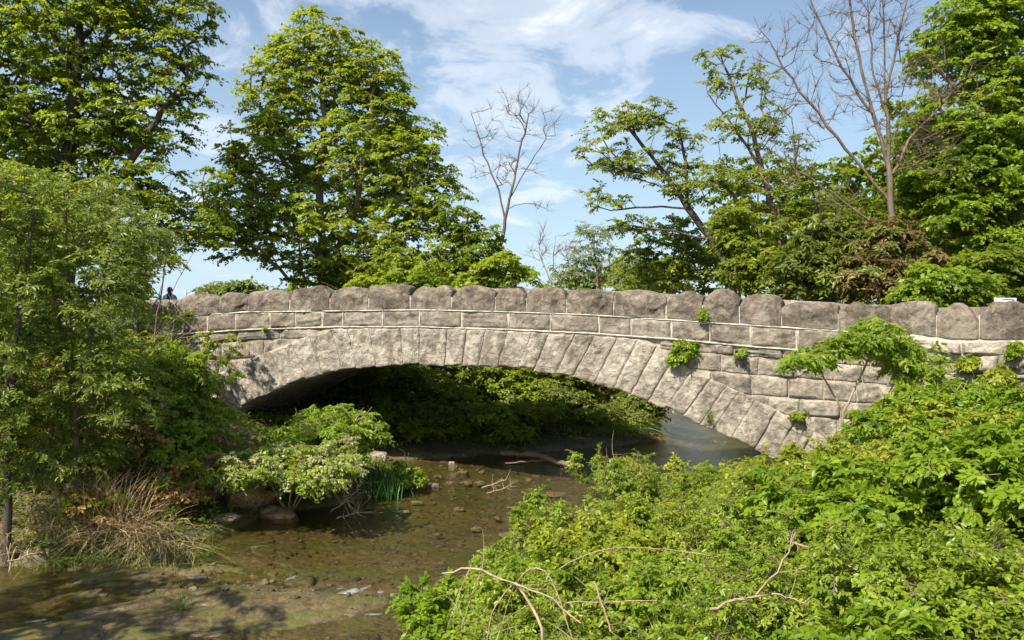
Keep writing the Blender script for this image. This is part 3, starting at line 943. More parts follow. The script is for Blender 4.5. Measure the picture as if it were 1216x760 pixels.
def lobe(px, py, d, rx, rz, ry=None, wgt=None):
    """ellipsoid lobe given by photo position/size and its distance"""
    c = at(px, py, d)
    R_ = (rx * d / 1000, (ry if ry is not None else rx * d / 1000 * .85), rz * d / 1000)
    return (c, R_) if wgt is None else (c, R_, wgt)

def pl(*pts):
    return [at(*q) for q in pts]

def ground_base(px, d):
    x = (px - 608) / 1000 * d
    return np.array((x, d, gz(x, d) - .1))

exec_order = []
# ------------------------------------------------------------------ trees behind the bridge
# centre maple: two leaders
b = ground_base(388, 28)
plant('maple_tree', 'tall rounded bright green maple with two pale leaders rising behind the middle-left of the bridge', 'tree', b,
      [[b, at(385, 330, 28), at(378, 230, 28), at(385, 150, 28), at(380, 70, 28)], [at(385, 330, 28), at(425, 240, 27.6), at(438, 150, 27.5), at(445, 100, 27.5)],
       [at(378, 230, 28), at(330, 185, 27.8), at(310, 130, 27.5)], [at(385, 300, 28), at(460, 260, 27.5), at(495, 215, 27)]],
      [lobe(380, 55, 28, 55, 42), lobe(345, 70, 28, 38, 34), lobe(425, 80, 28, 48, 40), lobe(470, 150, 27.8, 40, 40), lobe(515, 225, 27.5, 36, 50), lobe(455, 105, 27.8, 40, 34), lobe(505, 170, 27.6, 26, 28), lobe(325, 130, 27.8, 34, 34), lobe(285, 200, 27.5, 30, 34), lobe(258, 262, 26.8, 40, 34), lobe(345, 110, 28, 62, 55), lobe(430, 120, 28, 60, 60), lobe(330, 180, 28, 70, 50), lobe(420, 190, 28, 85, 60),
       lobe(480, 210, 27.5, 58, 65), lobe(300, 240, 27.5, 62, 50), lobe(390, 270, 28, 110, 60), lobe(495, 275, 27.5, 45, 60), lobe(280, 285, 26.5, 50, 28), lobe(430, 320, 28, 70, 26), lobe(350, 320, 27.5, 30, 26)],
      1700, .48, 9, .115, .095, M['maple'], M['bark_grey'], rb=.24, seed=3, leaf2=M['maple_y'], frac2=.18)

# the big maple at left
b = ground_base(70, 24)
plant('maple_tree', 'largest dense dark green maple filling the upper left corner', 'tree', b,
      [[b, at(75, 300, 24), at(80, 200, 24), at(90, 100, 24), at(100, -40, 24)], [at(75, 300, 24), at(150, 200, 23.5), at(200, 120, 23.5)], [at(80, 200, 24), at(20, 120, 23.5), at(-30, 60, 23.5)], [at(75, 300, 24), at(170, 280, 23.5), at(230, 250, 23.5)]],
      [lobe(60, 20, 24, 120, 80), lobe(150, -20, 24, 90, 60), lobe(190, 60, 24, 68, 48), lobe(230, 10, 24, 44, 34), lobe(50, 130, 24, 120, 70), lobe(150, 150, 24, 80, 50), lobe(215, 118, 23.5, 42, 26),
       lobe(-60, 80, 24, 90, 110), lobe(40, 230, 24, 120, 60), lobe(165, 225, 23.8, 75, 42), lobe(222, 262, 23.5, 60, 40), lobe(130, 285, 24, 90, 35), lobe(253, 218, 23.5, 28, 18), lobe(-80, 230, 24, 60, 70)],
      1900, .48, 9, .11, .09, M['deep'], M['bark_dark'], rb=.34, seed=5, leaf2=M['maple'], frac2=.4)

# small trees right of the maple
b = ground_base(548, 26)
plant('round_leaved_tree', 'small dark green tree tucked against the right flank of the centre maple', 'tree', b,
      [[b, at(550, 320, 26), at(555, 260, 26)], [at(550, 330, 26), at(580, 300, 26)]],
      [lobe(548, 260, 26, 30, 30), lobe(560, 300, 26, 42, 36), lobe(525, 300, 26.5, 36, 42), lobe(585, 285, 26, 16, 22)],
      130, .45, 8, .13, .10, M['deep'], M['bark_brown'], rb=.09, seed=8)
b = ground_base(606, 25)
plant('sapling', 'low leafy maple sapling at the foot of the bare tree behind the parapet', 'young tree', b,
      [[b, at(608, 330, 25), at(600, 300, 25)], [at(608, 335, 25), at(625, 318, 25)]],
      [lobe(600, 315, 25, 30, 22), lobe(622, 328, 25, 18, 14), lobe(580, 330, 25, 18, 12)],
      60, .38, 8, .12, .10, M['maple'], M['bark_grey'], rb=.06, seed=9)

# bare trees
def bare(name, label, base, trunks, lobes, n, rs, rb, seed, bark, tw=7, up=.8, rmin=.008, tw_r=.0045, pen=.1, cat='bare tree', arch=.02, group=None, step=.3, shell=1.8, wob=.12, sides=6):
    return plant(name, label, cat, base, trunks, lobes, n, rs, 0, 0, 0, None, bark, rb=rb, rmin=rmin, seed=seed, tw=tw, up=up, arch=arch, pen=pen, tw_r=tw_r, flat=1.2, group=group, step=step, shell=shell, droop=-.1, wob=.06, sides=sides)
b = ground_base(592, 26)
bare('bare_tree', 'slender leafless forked tree standing against the open sky in the middle', b,
     [[b, at(590, 330, 26), at(592, 305, 26), at(600, 262, 26), at(606, 235, 26), at(614, 195, 26), at(622, 160, 26), at(628, 135, 26)], [at(600, 262, 26), at(592, 225, 26), at(575, 185, 26), at(565, 150, 26)], [at(606, 235, 26), at(625, 200, 26), at(648, 165, 26)], [at(600, 245, 26), at(630, 240, 26), at(648, 248, 26)]],
     [lobe(615, 135, 26, 34, 38), lobe(570, 150, 26, 26, 36), lobe(645, 150, 26, 22, 32), lobe(600, 200, 26, 50, 22), lobe(645, 245, 26, 14, 14)],
     170, .38, .055, 21, M['bark_brown'], tw_r=.0028, rmin=.0042, tw=5)
b = ground_base(655, 27)
bare('bare_sapling', 'small leafless sapling right of the slender bare tree', b,
     [[b, at(655, 335, 27), at(657, 300, 27), at(660, 280, 27)], [at(655, 335, 27), at(640, 300, 27)], [at(655, 340, 27), at(675, 310, 27)]],
     [lobe(640, 290, 27, 14, 28), lobe(668, 300, 27, 18, 28)], 26, .45, .03, 22, M['greywood'], rmin=.006)

# pale airy tree in the distance
b = ground_base(712, 32)
plant('airy_tree', 'pale blue-green airy tree low behind the parapet between the bare sapling and the leaning tree', 'tree', b,
      [[b, at(710, 330, 32), at(705, 290, 32)], [at(712, 340, 32), at(740, 300, 32)], [at(712, 340, 32), at(680, 320, 32)]],
      [lobe(702, 290, 32, 26, 26), lobe(690, 318, 32, 30, 22), lobe(735, 318, 32, 32, 26), lobe(665, 325, 32, 14, 14)],
      95, .55, 7, .13, .05, M['airy'], M['bark_grey'], rb=.09, seed=11, up=.3, flat=.9)

# leaning tree
b = ground_base(912, 24)
plant('leaning_tree', 'sparse leafy tree leaning left with open sky showing through its layered branches', 'tree', b,
      [[b, at(868, 330, 24), at(845, 285, 24), at(815, 245, 24), at(790, 205, 24), at(760, 170, 24), at(735, 140, 24)], [at(815, 245, 24), at(770, 245, 24), at(725, 250, 24)], [at(790, 205, 24), at(745, 205, 24), at(712, 195, 24)],
       [at(845, 285, 24), at(800, 275, 24), at(752, 268, 24)], [at(815, 245, 24), at(815, 200, 24), at(805, 150, 24)]],
      [lobe(735, 140, 24, 38, 20), lobe(720, 185, 24, 34, 22), lobe(770, 135, 24, 32, 18), lobe(800, 160, 24, 34, 26), lobe(722, 235, 24, 36, 18), lobe(770, 200, 24, 42, 24), lobe(745, 268, 24, 30, 12), lobe(820, 215, 24, 34, 28), lobe(710, 155, 24, 18, 12)],
      230, .36, 8, .11, .05, M['walnut'], M['bark_dark'], rb=.10, rmin=.008, seed=12, flat=.3, shell=3, up=.25)
b = ground_base(930, 23)
plant('vine_clad_tree', 'gnarled dark tree with sparse leaves growing between the leaning tree and the tall bare tree', 'tree', b,
      [[b, at(935, 330, 23), at(920, 260, 23), at(905, 200, 23), at(890, 150, 23), at(868, 100, 23), at(855, 60, 23)], [at(920, 260, 23), at(945, 200, 23), at(940, 140, 23)], [at(905, 200, 23), at(870, 150, 23), at(840, 110, 23)], [at(935, 320, 23), at(895, 270, 23), at(862, 220, 23)], [at(935, 330, 23), at(965, 260, 23), at(975, 220, 23)]],
      [lobe(855, 70, 23, 28, 18), lobe(895, 95, 23, 30, 22), lobe(850, 100, 23, 24, 16), lobe(870, 150, 23, 36, 24), lobe(910, 150, 23, 30, 34), lobe(855, 215, 23, 34, 28), lobe(905, 215, 23, 36, 34), lobe(950, 215, 23, 28, 28), lobe(950, 165, 23, 18, 22), lobe(905, 270, 23, 46, 30)],
      300, .32, 6, .10, .055, M['walnut'], M['bark_brown'], rb=.12, rmin=.008, seed=13, flat=.5, shell=2.4, up=.3)

# tall bare tree
b = ground_base(1062, 21)
bare('bare_tree', 'tall leafless brown tree with wide fanning branches in front of the right maple', b,
     [[b, at(1060, 330, 21), at(1059, 260, 21), at(1056, 180, 21), at(1052, 100, 21), at(1050, 20, 21), at(1047, -60, 21)], [at(1057, 200, 21), at(1040, 150, 21), at(1022, 80, 21), at(1008, 0, 21), at(1000, -50, 21)], [at(1059, 245, 21), at(1020, 195, 21), at(980, 145, 21), at(935, 85, 21), at(895, 20, 21)],
      [at(1052, 110, 21), at(1066, 50, 21), at(1080, -20, 21)], [at(1059, 285, 21), at(1005, 240, 21), at(950, 205, 21), at(905, 170, 21)], [at(1057, 215, 21), at(1080, 165, 21), at(1130, 110, 20.7)], [at(1059, 300, 21), at(1015, 290, 20.5), at(975, 262, 20.2)], [at(1038, 140, 21), at(1000, 80, 21), at(965, 10, 21), at(955, -30, 21)], [at(1054, 140, 21), at(1036, 80, 21), at(1030, 0, 21)]],
     [lobe(1010, 30, 21, 60, 70), lobe(940, 60, 21, 55, 55), lobe(1070, 40, 21, 55, 70), lobe(960, 130, 21, 60, 45), lobe(1050, 110, 21, 60, 50), lobe(930, 180, 21, 40, 35), lobe(1120, 110, 20.5, 50, 50), lobe(1100, 180, 20.5, 50, 40), lobe(990, 230, 20.3, 40, 30), lobe(1000, -40, 21, 90, 40)],
     460, .55, .085, 23, M['bark_brown'], tw=6, rmin=.0055, step=.35, tw_r=.0034)
# right maple
b = ground_base(1205, 23)
plant('maple_tree', 'massive bright green maple rising at the right edge of the view', 'tree', b,
      [[b, at(1205, 320, 23), at(1200, 240, 23), at(1195, 150, 23), at(1180, 60, 23), at(1170, -30, 23)], [at(1205, 300, 23), at(1150, 280, 22.5), at(1110, 285, 22)], [at(1200, 240, 23), at(1250, 150, 23), at(1290, 80, 23)], [at(1195, 150, 23), at(1140, 110, 22.7), at(1100, 70, 22.5)]],
      [lobe(1150, 40, 23, 66, 42), lobe(1110, 75, 22.8, 34, 22), lobe(1200, 0, 23, 70, 45), lobe(1190, 90, 22.8, 70, 38), lobe(1150, 150, 22.5, 66, 38), lobe(1220, 160, 22.5, 70, 48), lobe(1150, 205, 22.3, 72, 34), lobe(1215, 235, 22, 70, 46), lobe(1145, 258, 22, 58, 28), lobe(1195, 290, 22, 70, 24), lobe(1280, 120, 23, 80, 130), lobe(1100, 145, 23, 30, 26), lobe(1085, 225, 23, 34, 40), lobe(1095, 190, 23.5, 40, 40)],
      1700, .46, 9, .12, .10, M['maple_r'], M['bark_brown'], rb=.30, seed=14)
b = ground_base(960, 21.2)
plant('chestnut_tree', 'small green tree with tiered drooping leaves left of the copper-leaved tree', 'tree', b,
      [[b, at(962, 330, 21), at(965, 270, 21)], [at(962, 330, 21), at(990, 290, 21)]],
      [lobe(965, 285, 21, 36, 30), lobe(985, 325, 21, 45, 36), lobe(940, 320, 21, 34, 34), lobe(1000, 265, 21.2, 28, 24)],
      190, .34, 8, .17, .07, M['chestnut'], M['bark_brown'], rb=.08, seed=15, droop=.7, flat=.5)
b = ground_base(1050, 20.6)
plant('copper_leaved_tree', 'low tree with brownish copper leaves at the foot of the tall bare tree', 'tree', b,
      [[b, at(1050, 330, 20), at(1055, 290, 20)], [at(1050, 335, 20), at(1085, 310, 20)]],
      [lobe(1055, 285, 20.3, 40, 28), lobe(1040, 325, 20, 44, 32), lobe(1090, 315, 20, 34, 32), lobe(1030, 280, 20.6, 30, 20)],
      210, .34, 8, .16, .065, M['brownleaf'], M['bark_brown'], rb=.07, seed=16, droop=.7, flat=.5, leaf2=M['chestnut'], frac2=.35, leaf2_name='green_leaves')
# leafy shrubs behind the parapet
SH = [('leafy_shrub', 'yellow-green shrub filling the gap under the leaning tree', 765, 26, [(800, 285, 44, 34), (775, 325, 50, 26), (840, 310, 46, 40), (760, 300, 20, 14)], 'walnut', 31, 230),
      ('leafy_shrub', 'darker shrub under the vine-clad trunk behind the parapet', 900, 22.5, [(885, 305, 40, 40), (915, 330, 40, 26), (865, 260, 24, 22)], 'under', 32, 190),
      ('leafy_shrub', 'bright green shrub behind the parapet under the right maple, left of the sign', 1120, 18.6, [(1115, 335, 44, 24), (1145, 345, 40, 24), (1095, 350, 36, 18)], 'maple_r', 33, 190),
      ('leafy_shrub', 'dark green shrub behind the small white sign at the right end of the parapet', 1200, 19.5, [(1200, 330, 60, 34), (1245, 320, 50, 40), (1170, 315, 46, 26)], 'deep', 34, 230),
      ('leafy_shrub', 'olive shrub in the shade behind the copper-leaved tree', 1010, 23.5, [(1010, 270, 60, 46), (1060, 250, 50, 40), (960, 260, 40, 36), (1000, 330, 90, 40)], 'deep', 35, 260),
      ('leafy_shrub', 'dim understorey shrub filling the shadow beneath the right maple', 1140, 24.5, [(1140, 270, 90, 60), (1210, 260, 80, 70), (1130, 330, 100, 40)], 'deep', 36, 330),
      ('leafy_shrub', 'low shrub behind the parapet below the small dark tree beside the centre maple', 500, 25.5, [(500, 335, 50, 16), (450, 338, 40, 14), (550, 335, 30, 16)], 'maple', 37, 110)]
for nm, lb, px, d, ls, mt, sd_, n in SH:
    b = ground_base(px, d)
    tk = [[b + np.array([0.1 * k, 0, 0]), at(l[0], l[1] + l[3] * .5, d), at(l[0], l[1], d)] for k, l in enumerate(ls)]
    plant(nm, lb, 'shrub', b, tk, [lobe(l[0], l[1], d, l[2], l[3]) for l in ls], n, .40, 7, .12, .085, M[mt], M['bark_brown'], rb=.04, seed=sd_, trunk_name='stems', crown_name='foliage')

# distant tree line beyond the road
FAR = [(222, 348, 62, 26, 12), (262, 344, 70, 20, 11), (288, 341, 58, 18, 12), (190, 345, 66, 24, 14), (330, 350, 75, 34, 10), (655, 345, 70, 20, 10), (690, 330, 64, 26, 18), (745, 320, 60, 26, 28), (780, 330, 58, 40, 40),
       (900, 250, 48, 60, 90), (1000, 240, 46, 60, 110), (1120, 200, 44, 90, 150), (1250, 200, 42, 90, 170), (-20, 200, 44, 90, 150), (100, 240, 48, 70, 100), (440, 330, 52, 90, 26), (560, 335, 60, 50, 18)]
FL = ['faint low tree beyond the road, nearest the standing person', 'faint round tree on the skyline left of the centre maple, second from the person', 'taller faint tree top just left of the centre maple', 'faint tree behind the standing person', 'low far tree partly behind the centre maple',
      'low far tree behind the bare sapling', 'far tree behind the pale airy tree', 'far tree right of the pale airy tree', 'far tree behind the yellow-green shrub under the leaning tree', 'far tall tree seen through the vine-clad tree', 'far tall tree behind the green tiered tree',
      'far tall tree seen through the tall bare tree', 'far tall tree behind the right-edge maple', 'far tall tree behind the upper-left maple', 'far tall tree right of the upper-left maple trunk', 'far low tree hidden behind the centre maple foot', 'far low tree behind the slender bare tree']
for i, (px, py, d, rx, rz) in enumerate(FAR):
    b = ground_base(px, d)
    if i == 14: continue
    n = int(40 + rx * rz * .035)
    plant('far_tree', FL[i], 'tree', b, [[b, at(px, min(py + rz * .5, 372), d), at(px, py - rz * .4, d)]], [lobe(px, py, d, rx, rz * .7), lobe(px + rx * .5, py + rz * .3, d, rx * .6, rz * .6), lobe(px - rx * .5, py + rz * .3, d, rx * .6, rz * .6), lobe(px, min(py + rz * .8, 366), d, rx, rz * .5)],
          n, 1.0, 6, .34, .28, M['airy'] if i < 7 else M['deep'], M['bark_brown'], rb=.15, seed=50 + i, tw=5, group='distant trees beyond the road')

# ------------------------------------------------------------------ undergrowth seen through the arch
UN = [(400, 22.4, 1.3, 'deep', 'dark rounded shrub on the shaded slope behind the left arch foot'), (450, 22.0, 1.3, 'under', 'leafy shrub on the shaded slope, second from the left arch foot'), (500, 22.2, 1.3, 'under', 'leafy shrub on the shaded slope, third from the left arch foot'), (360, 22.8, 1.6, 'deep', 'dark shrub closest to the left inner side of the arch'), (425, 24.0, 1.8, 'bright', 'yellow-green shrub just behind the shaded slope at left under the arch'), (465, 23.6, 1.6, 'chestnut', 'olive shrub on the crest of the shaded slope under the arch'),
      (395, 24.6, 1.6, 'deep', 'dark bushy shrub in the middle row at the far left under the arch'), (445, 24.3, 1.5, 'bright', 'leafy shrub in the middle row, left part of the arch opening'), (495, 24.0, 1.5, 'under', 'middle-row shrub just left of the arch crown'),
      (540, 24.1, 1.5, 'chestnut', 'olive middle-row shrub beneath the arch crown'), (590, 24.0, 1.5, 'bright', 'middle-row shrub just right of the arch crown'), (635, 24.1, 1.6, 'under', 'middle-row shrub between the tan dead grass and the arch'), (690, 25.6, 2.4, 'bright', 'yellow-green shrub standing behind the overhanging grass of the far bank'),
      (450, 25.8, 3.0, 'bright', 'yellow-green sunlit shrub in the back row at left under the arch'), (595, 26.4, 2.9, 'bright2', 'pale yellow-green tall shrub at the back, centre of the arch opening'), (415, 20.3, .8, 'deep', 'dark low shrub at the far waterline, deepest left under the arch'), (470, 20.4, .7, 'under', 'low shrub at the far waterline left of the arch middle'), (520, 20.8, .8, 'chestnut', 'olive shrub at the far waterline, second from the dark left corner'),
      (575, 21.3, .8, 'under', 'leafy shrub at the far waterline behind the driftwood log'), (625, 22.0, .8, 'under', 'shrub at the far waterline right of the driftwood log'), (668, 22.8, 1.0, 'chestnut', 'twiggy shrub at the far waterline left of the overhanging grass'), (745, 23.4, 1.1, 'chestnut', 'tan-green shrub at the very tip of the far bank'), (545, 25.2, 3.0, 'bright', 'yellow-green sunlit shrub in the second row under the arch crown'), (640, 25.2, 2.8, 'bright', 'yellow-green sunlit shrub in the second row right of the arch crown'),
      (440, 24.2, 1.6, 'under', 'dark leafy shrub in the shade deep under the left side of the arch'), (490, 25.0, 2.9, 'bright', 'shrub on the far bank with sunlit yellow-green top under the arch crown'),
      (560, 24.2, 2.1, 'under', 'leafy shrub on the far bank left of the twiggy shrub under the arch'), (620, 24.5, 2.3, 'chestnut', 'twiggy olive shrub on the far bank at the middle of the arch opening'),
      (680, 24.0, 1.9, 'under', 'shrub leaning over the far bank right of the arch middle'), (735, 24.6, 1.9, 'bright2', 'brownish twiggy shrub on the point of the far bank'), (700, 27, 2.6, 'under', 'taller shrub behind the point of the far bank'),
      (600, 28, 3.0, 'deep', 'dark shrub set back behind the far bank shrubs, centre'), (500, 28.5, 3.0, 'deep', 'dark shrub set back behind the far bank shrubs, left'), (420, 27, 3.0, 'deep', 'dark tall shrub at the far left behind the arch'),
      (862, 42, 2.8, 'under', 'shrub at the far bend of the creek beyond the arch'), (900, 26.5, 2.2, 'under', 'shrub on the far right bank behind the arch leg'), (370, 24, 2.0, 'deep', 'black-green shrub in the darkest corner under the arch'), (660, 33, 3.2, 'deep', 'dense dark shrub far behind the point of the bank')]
for i, (px, d, h, mt, lb) in enumerate(UN):
    b = ground_base(px, d)
    r = np.random.default_rng(300 + i)
    x, y, z = b
    top = np.array([x, y, z + h])
    tk = [[b + np.array([r.normal(0, .1), r.normal(0, .1), 0]), b + np.array([r.normal(0, .35), r.normal(0, .3), h * .5]), b + np.array([r.normal(0, .7), r.normal(0, .5), h * r.uniform(.7, .95)])] for k in range(5)]
    ls = [(b + np.array([r.normal(0, .55), r.normal(0, .3), h * f]), (.8, .65, h * .26)) for f in (.3, .5, .7, .8, .9)]
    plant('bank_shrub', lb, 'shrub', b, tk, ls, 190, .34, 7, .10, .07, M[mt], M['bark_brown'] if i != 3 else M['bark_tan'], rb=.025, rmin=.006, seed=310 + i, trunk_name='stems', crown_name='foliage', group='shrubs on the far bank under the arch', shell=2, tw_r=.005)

# ------------------------------------------------------------------ left bank: near small trees and brush
def stem_plant(name, label, cat, x, y, h, lean, spread, n, rs, nl, L, Wd, leaf, bark, seed, nst=5, rb=.03, group=None, leaf2=None, frac2=0, tw=6, rz=.45, zc=.6, fine=True, rmin=.004, tw_r=.002, up=.25, droop=.2, step=.2, shell=2.0, flat=.6, leaf2_name='young_leaves', arch=.06, cut=None, shoots=0):
    r = np.random.default_rng(seed)
    b = np.array([x, y, gz(x, y) - .05])
    lean = np.array([lean[0], lean[1], 0.])
    tk = []
    for k in range(nst):
        a = 2 * PI * (k + r.random() * .6) / nst
        o = np.array([math.cos(a), math.sin(a), 0])
        f = r.uniform(.75, 1.)
        tk.append([b + o * .06, b + o * spread * .22 * f + lean * .25 + np.array([0, 0, h * .35]), b + o * spread * .5 * f + lean * .65 + np.array([0, 0, h * .68]), b + o * spread * .75 * f + lean + np.array([0, 0, h * r.uniform(.8, .98)])])
    ls = []
    for k in range(7):
        a = 2 * PI * k / 7 + r.random() * .6
        o = np.array([math.cos(a), math.sin(a), 0]) * spread * r.uniform(.2, .62)
        zf = zc + r.uniform(-.22, .22)
        ls.append((b + o + lean * zf + np.array([0, 0, h * zf]), (spread * .52, spread * .48, h * rz * .62)))
    for k in range(shoots):
        a = r.uniform(0, 2 * PI); q = spread * r.uniform(.1, .9)
        ls.append((b + lean + np.array([math.cos(a) * q, math.sin(a) * q, h * r.uniform(.9, 1.25)]), (.07, .07, .20), .03))
    if shoots: ls = [l if len(l) > 2 else (l[0], l[1], .12) for l in ls]
    return plant(name, label, cat, b, tk, ls, n, rs * (.8 if shoots else 1), nl, L, Wd, leaf, bark, rb=rb, rmin=rmin, seed=seed + 1, tw=tw, fine=fine, group=group, trunk_name='stems', crown_name='foliage', flat=flat, shell=shell, step=step, arch=arch, up=up, droop=droop, tw_r=tw_r, leaf2=leaf2, frac2=frac2, leaf2_name=leaf2_name, sides=5, cut=cut)

# the two slim trees on the left bank, crowns above the bridge line
def slim(label, base_px, d, mid, tops, lobes, n, seed, mt, nl=8, L=.075, W=.028, bark='bark_brown', rb=.055):
    x = (base_px - 608) / 1000 * d
    b = np.array([x, d, gz(x, d) - .08])
    tks = [[b, at(*mid, d), at(*tops[0], d)]] + [[at(*mid, d), at(*tp, d)] for tp in tops[1:]]
    return plant('small_tree', label, 'small tree', b, tks, [lobe(l[0], l[1], d + l[4] if len(l) > 4 else d, l[2], l[3], ry=.9) for l in lobes], n, .26, nl, L, W, M[mt], M[bark], rb=rb, rmin=.004, seed=seed, fine=True, step=.2, tw_r=.0022, up=.35, flat=.8, droop=.25, shell=2.)
slim('slim dark-stemmed small tree with fine olive leaves rising from the dry straw clump', 92, 12.0, (88, 480), [(78, 230), (140, 260), (55, 300), (120, 350)],
     [(110, 240, 50, 40), (150, 285, 55, 45), (60, 290, 60, 45), (120, 350, 70, 50), (60, 380, 50, 45), (110, 430, 65, 45), (150, 470, 50, 45), (60, 480, 50, 45), (90, 540, 50, 36)], 560, 401, 'willow')
slim('small tree with grey stem and dull green leaves at the left edge of the view', 8, 11.4, (12, 470), [(25, 330), (-20, 300), (40, 250)],
     [(20, 230, 60, 40), (-20, 300, 60, 60), (35, 340, 50, 50), (0, 420, 60, 50), (20, 500, 50, 45), (-40, 480, 60, 60), (20, 560, 40, 30)], 400, 402, 'willow', bark='bark_dark')
slim('feathery small tree whose thin twigs reach across the left end of the bridge', 175, 15.0, (172, 470), [(200, 290), (150, 300), (225, 420)],
     [(180, 275, 30, 30), (150, 320, 34, 34), (150, 380, 44, 34), (195, 430, 38, 40), (160, 450, 46, 50), (215, 480, 24, 30)], 200, 403, 'airy', L=.06, W=.024)
# pale trunk at far left
b = ground_base(40, 17.5)
plant('old_tree', 'old tree with a pale tan trunk half hidden behind the leaves at far left', 'tree', b,
      [[b, at(42, 420, 17.5), at(30, 340, 17.5), at(24, 300, 17.5), at(30, 240, 17.5)], [at(30, 340, 17.5), at(52, 300, 17.5), at(70, 250, 17.5)]],
      [lobe(20, 230, 17.5, 70, 40), lobe(90, 260, 17.5, 50, 30), lobe(-30, 330, 17.5, 60, 60), lobe(40, 400, 18.5, 50, 50), lobe(110, 420, 18, 60, 50)], 260, .40, 8, .10, .075, M['under'], M['bark_tan'], rb=.15, seed=404)

LB = [(-5.5, 14.4, 2.25, .9, 'vine', .0, 'tall light green sunlit brush leaning over the left end of the bridge face'),
      (-6.2, 14.5, 2.3, 1.3, 'under', .0, 'leafy brush crowding the left foot of the bridge, behind the feathery small tree'),
      (-5.5, 13.7, 1.6, .9, 'vine', .25, 'green brush with pinkish young leaves left of the arch foot'),
      (-5.0, 12.9, 1.0, .8, 'under', .55, 'low brush with many rusty young leaves above the orange bank rock'),
      (-6.8, 13.2, 2.2, 1.1, 'under', .12, 'tall tangled brush behind the straw clump'),
      (-8.0, 13.2, 2.3, 1.2, 'vine', .1, 'green brush behind the small tree at the left edge'),
      (-7.4, 16.5, 3.0, 1.5, 'under', 0, 'tall dark brush against the left end of the bridge wall'),
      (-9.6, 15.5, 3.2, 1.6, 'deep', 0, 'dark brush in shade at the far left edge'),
      (-6.0, 11.95, .7, .6, 'under', .5, 'low rusty-leaved brush rising out of the straw clump'),
      (-8.6, 12.0, 1.2, .8, 'willow', .1, 'low olive brush at the left edge above the wet rock shelf')]
for i, (x, y, h, sp_, mt, f2, lb) in enumerate(LB):
    stem_plant('brush_shrub', lb, 'shrub', x, y, h, (.1, -.1), sp_, int(150 * sp_ * (h / 1.6) ** .5), .24, 8, .075, .045, M[mt], M['bark_brown'], 420 + 3 * i, nst=7, rb=.02, leaf2=M['rusty'] if f2 else None, frac2=f2, leaf2_name='rusty_leaves', group=None)

# bush in front of the left arch foot (cream-flowered part and green part)
stem_plant('flowering_bush', 'sunlit bush with cream blossoms overhanging the pool in front of the left arch foot', 'bush', -3.75, 14.1, 1.25, (.3, -.6), 1.35, 620, .20, 9, .05, .032, M['bright'], M['bark_tan'], 460, nst=8, rb=.02, leaf2=M['cream'], frac2=.42, leaf2_name='cream_blossoms')
stem_plant('leafy_bush', 'taller light green bush beside the cream-blossomed bush, in the shadow of the arch opening', 'bush', -3.6, 15.5, 1.55, (.4, -.2), 1.05, 330, .24, 8, .075, .038, M['vine'], M['bark_tan'], 466, nst=7, rb=.02)
stem_plant('small_bush', 'small green plant clump on the spit beside the iris leaves', 'bush', -2.0, 16.0, .55, (0, 0), .38, 110, .12, 8, .05, .03, M['vine'], M['bark_brown'], 470, nst=6, rb=.008)

# ------------------------------------------------------------------ right bank thicket
r = np.random.default_rng(99)
spots = [(-.35, 8.5, .5, .6), (.1, 9.6, .6, .8), (.75, 10.6, .85, 1.0), (1.6, 11.6, .85, 1.0), (2.5, 12.5, .7, .95), (3.4, 13.0, .62, .85), (4.2, 12.7, .30, .8), (.2, 8.0, .5, .85), (1.1, 9.0, .65, 1.0), (2.0, 10.0, .7, 1.0), (3.0, 11.1, .7, 1.0), (3.9, 11.8, .42, .95),
         (4.9, 12.0, .28, .85), (.3, 6.6, .45, .8), (1.3, 7.5, .55, 1.0), (2.3, 8.4, .6, 1.05), (3.3, 9.3, .6, 1.05), (4.4, 10.3, .65, 1.1), (5.3, 11.2, .75, 1.1), (6.2, 11.5, .45, 1.0), (7.2, 11.3, .35, 1.0), (6.4, 10.6, .7, 1.1), (5.4, 9.6, .6, 1.1),
         (4.2, 8.5, .55, 1.05), (3.2, 7.5, .5, 1.05), (2.3, 6.5, .45, 1.0), (1.3, 5.6, .4, .9), (7.6, 10.2, .5, 1.1), (6.6, 9.2, .6, 1.1), (5.4, 8.0, .55, 1.1), (4.2, 6.8, .5, 1.0), (3.0, 5.7, .4, .9), (6.6, 7.6, .5, 1.0), (5.2, 6.3, .45, 1.0), (8.4, 11.0, .4, 1.1), (8.6, 9.3, .8, 1.1), (2.1, 4.8, .35, .8), (4.0, 5.1, .35, .9)]
RL = {'bright': ('bright_bush', 'bright green small-leaved bush in the thicket covering the right bank'), 'bright2': ('yellow_green_bush', 'yellow-green broad-leaved bush in the thicket on the right bank'), 'vine': ('green_bush', 'mid green bush with larger leaves in the thicket on the right bank slope')}
GR = {'bright': 'bright green bushes on the right bank', 'bright2': 'yellow-green bushes on the right bank', 'vine': 'mid green bushes on the right bank'}
for i, (x, y, h, sp_) in enumerate(spots):
    mt = 'bright' if x < 3.2 and i % 4 else ('bright2' if i % 3 else 'vine')
    if x > 5.0 and i % 2: mt = 'vine'
    nm, lb = RL[mt]
    ll = {'bright': (.050, .026), 'bright2': (.062, .036), 'vine': (.072, .042)}[mt]
    h = h * r.uniform(.75, 1.25); lf = r.uniform(.72, 1.08); ll = (ll[0] * lf, ll[1] * lf)
    stem_plant(nm, lb, 'bush', x + r.normal(0, .12), y + r.normal(0, .12), h, (r.normal(-.1, .12), r.normal(-.05, .1)), sp_ * .95, 400, .20, 8, ll[0], ll[1], M[mt], M['bark_brown'], 600 + 5 * i, nst=8, rb=.012, group=GR[mt], rz=.55, zc=.68, droop=.15, up=.45, shoots=9)
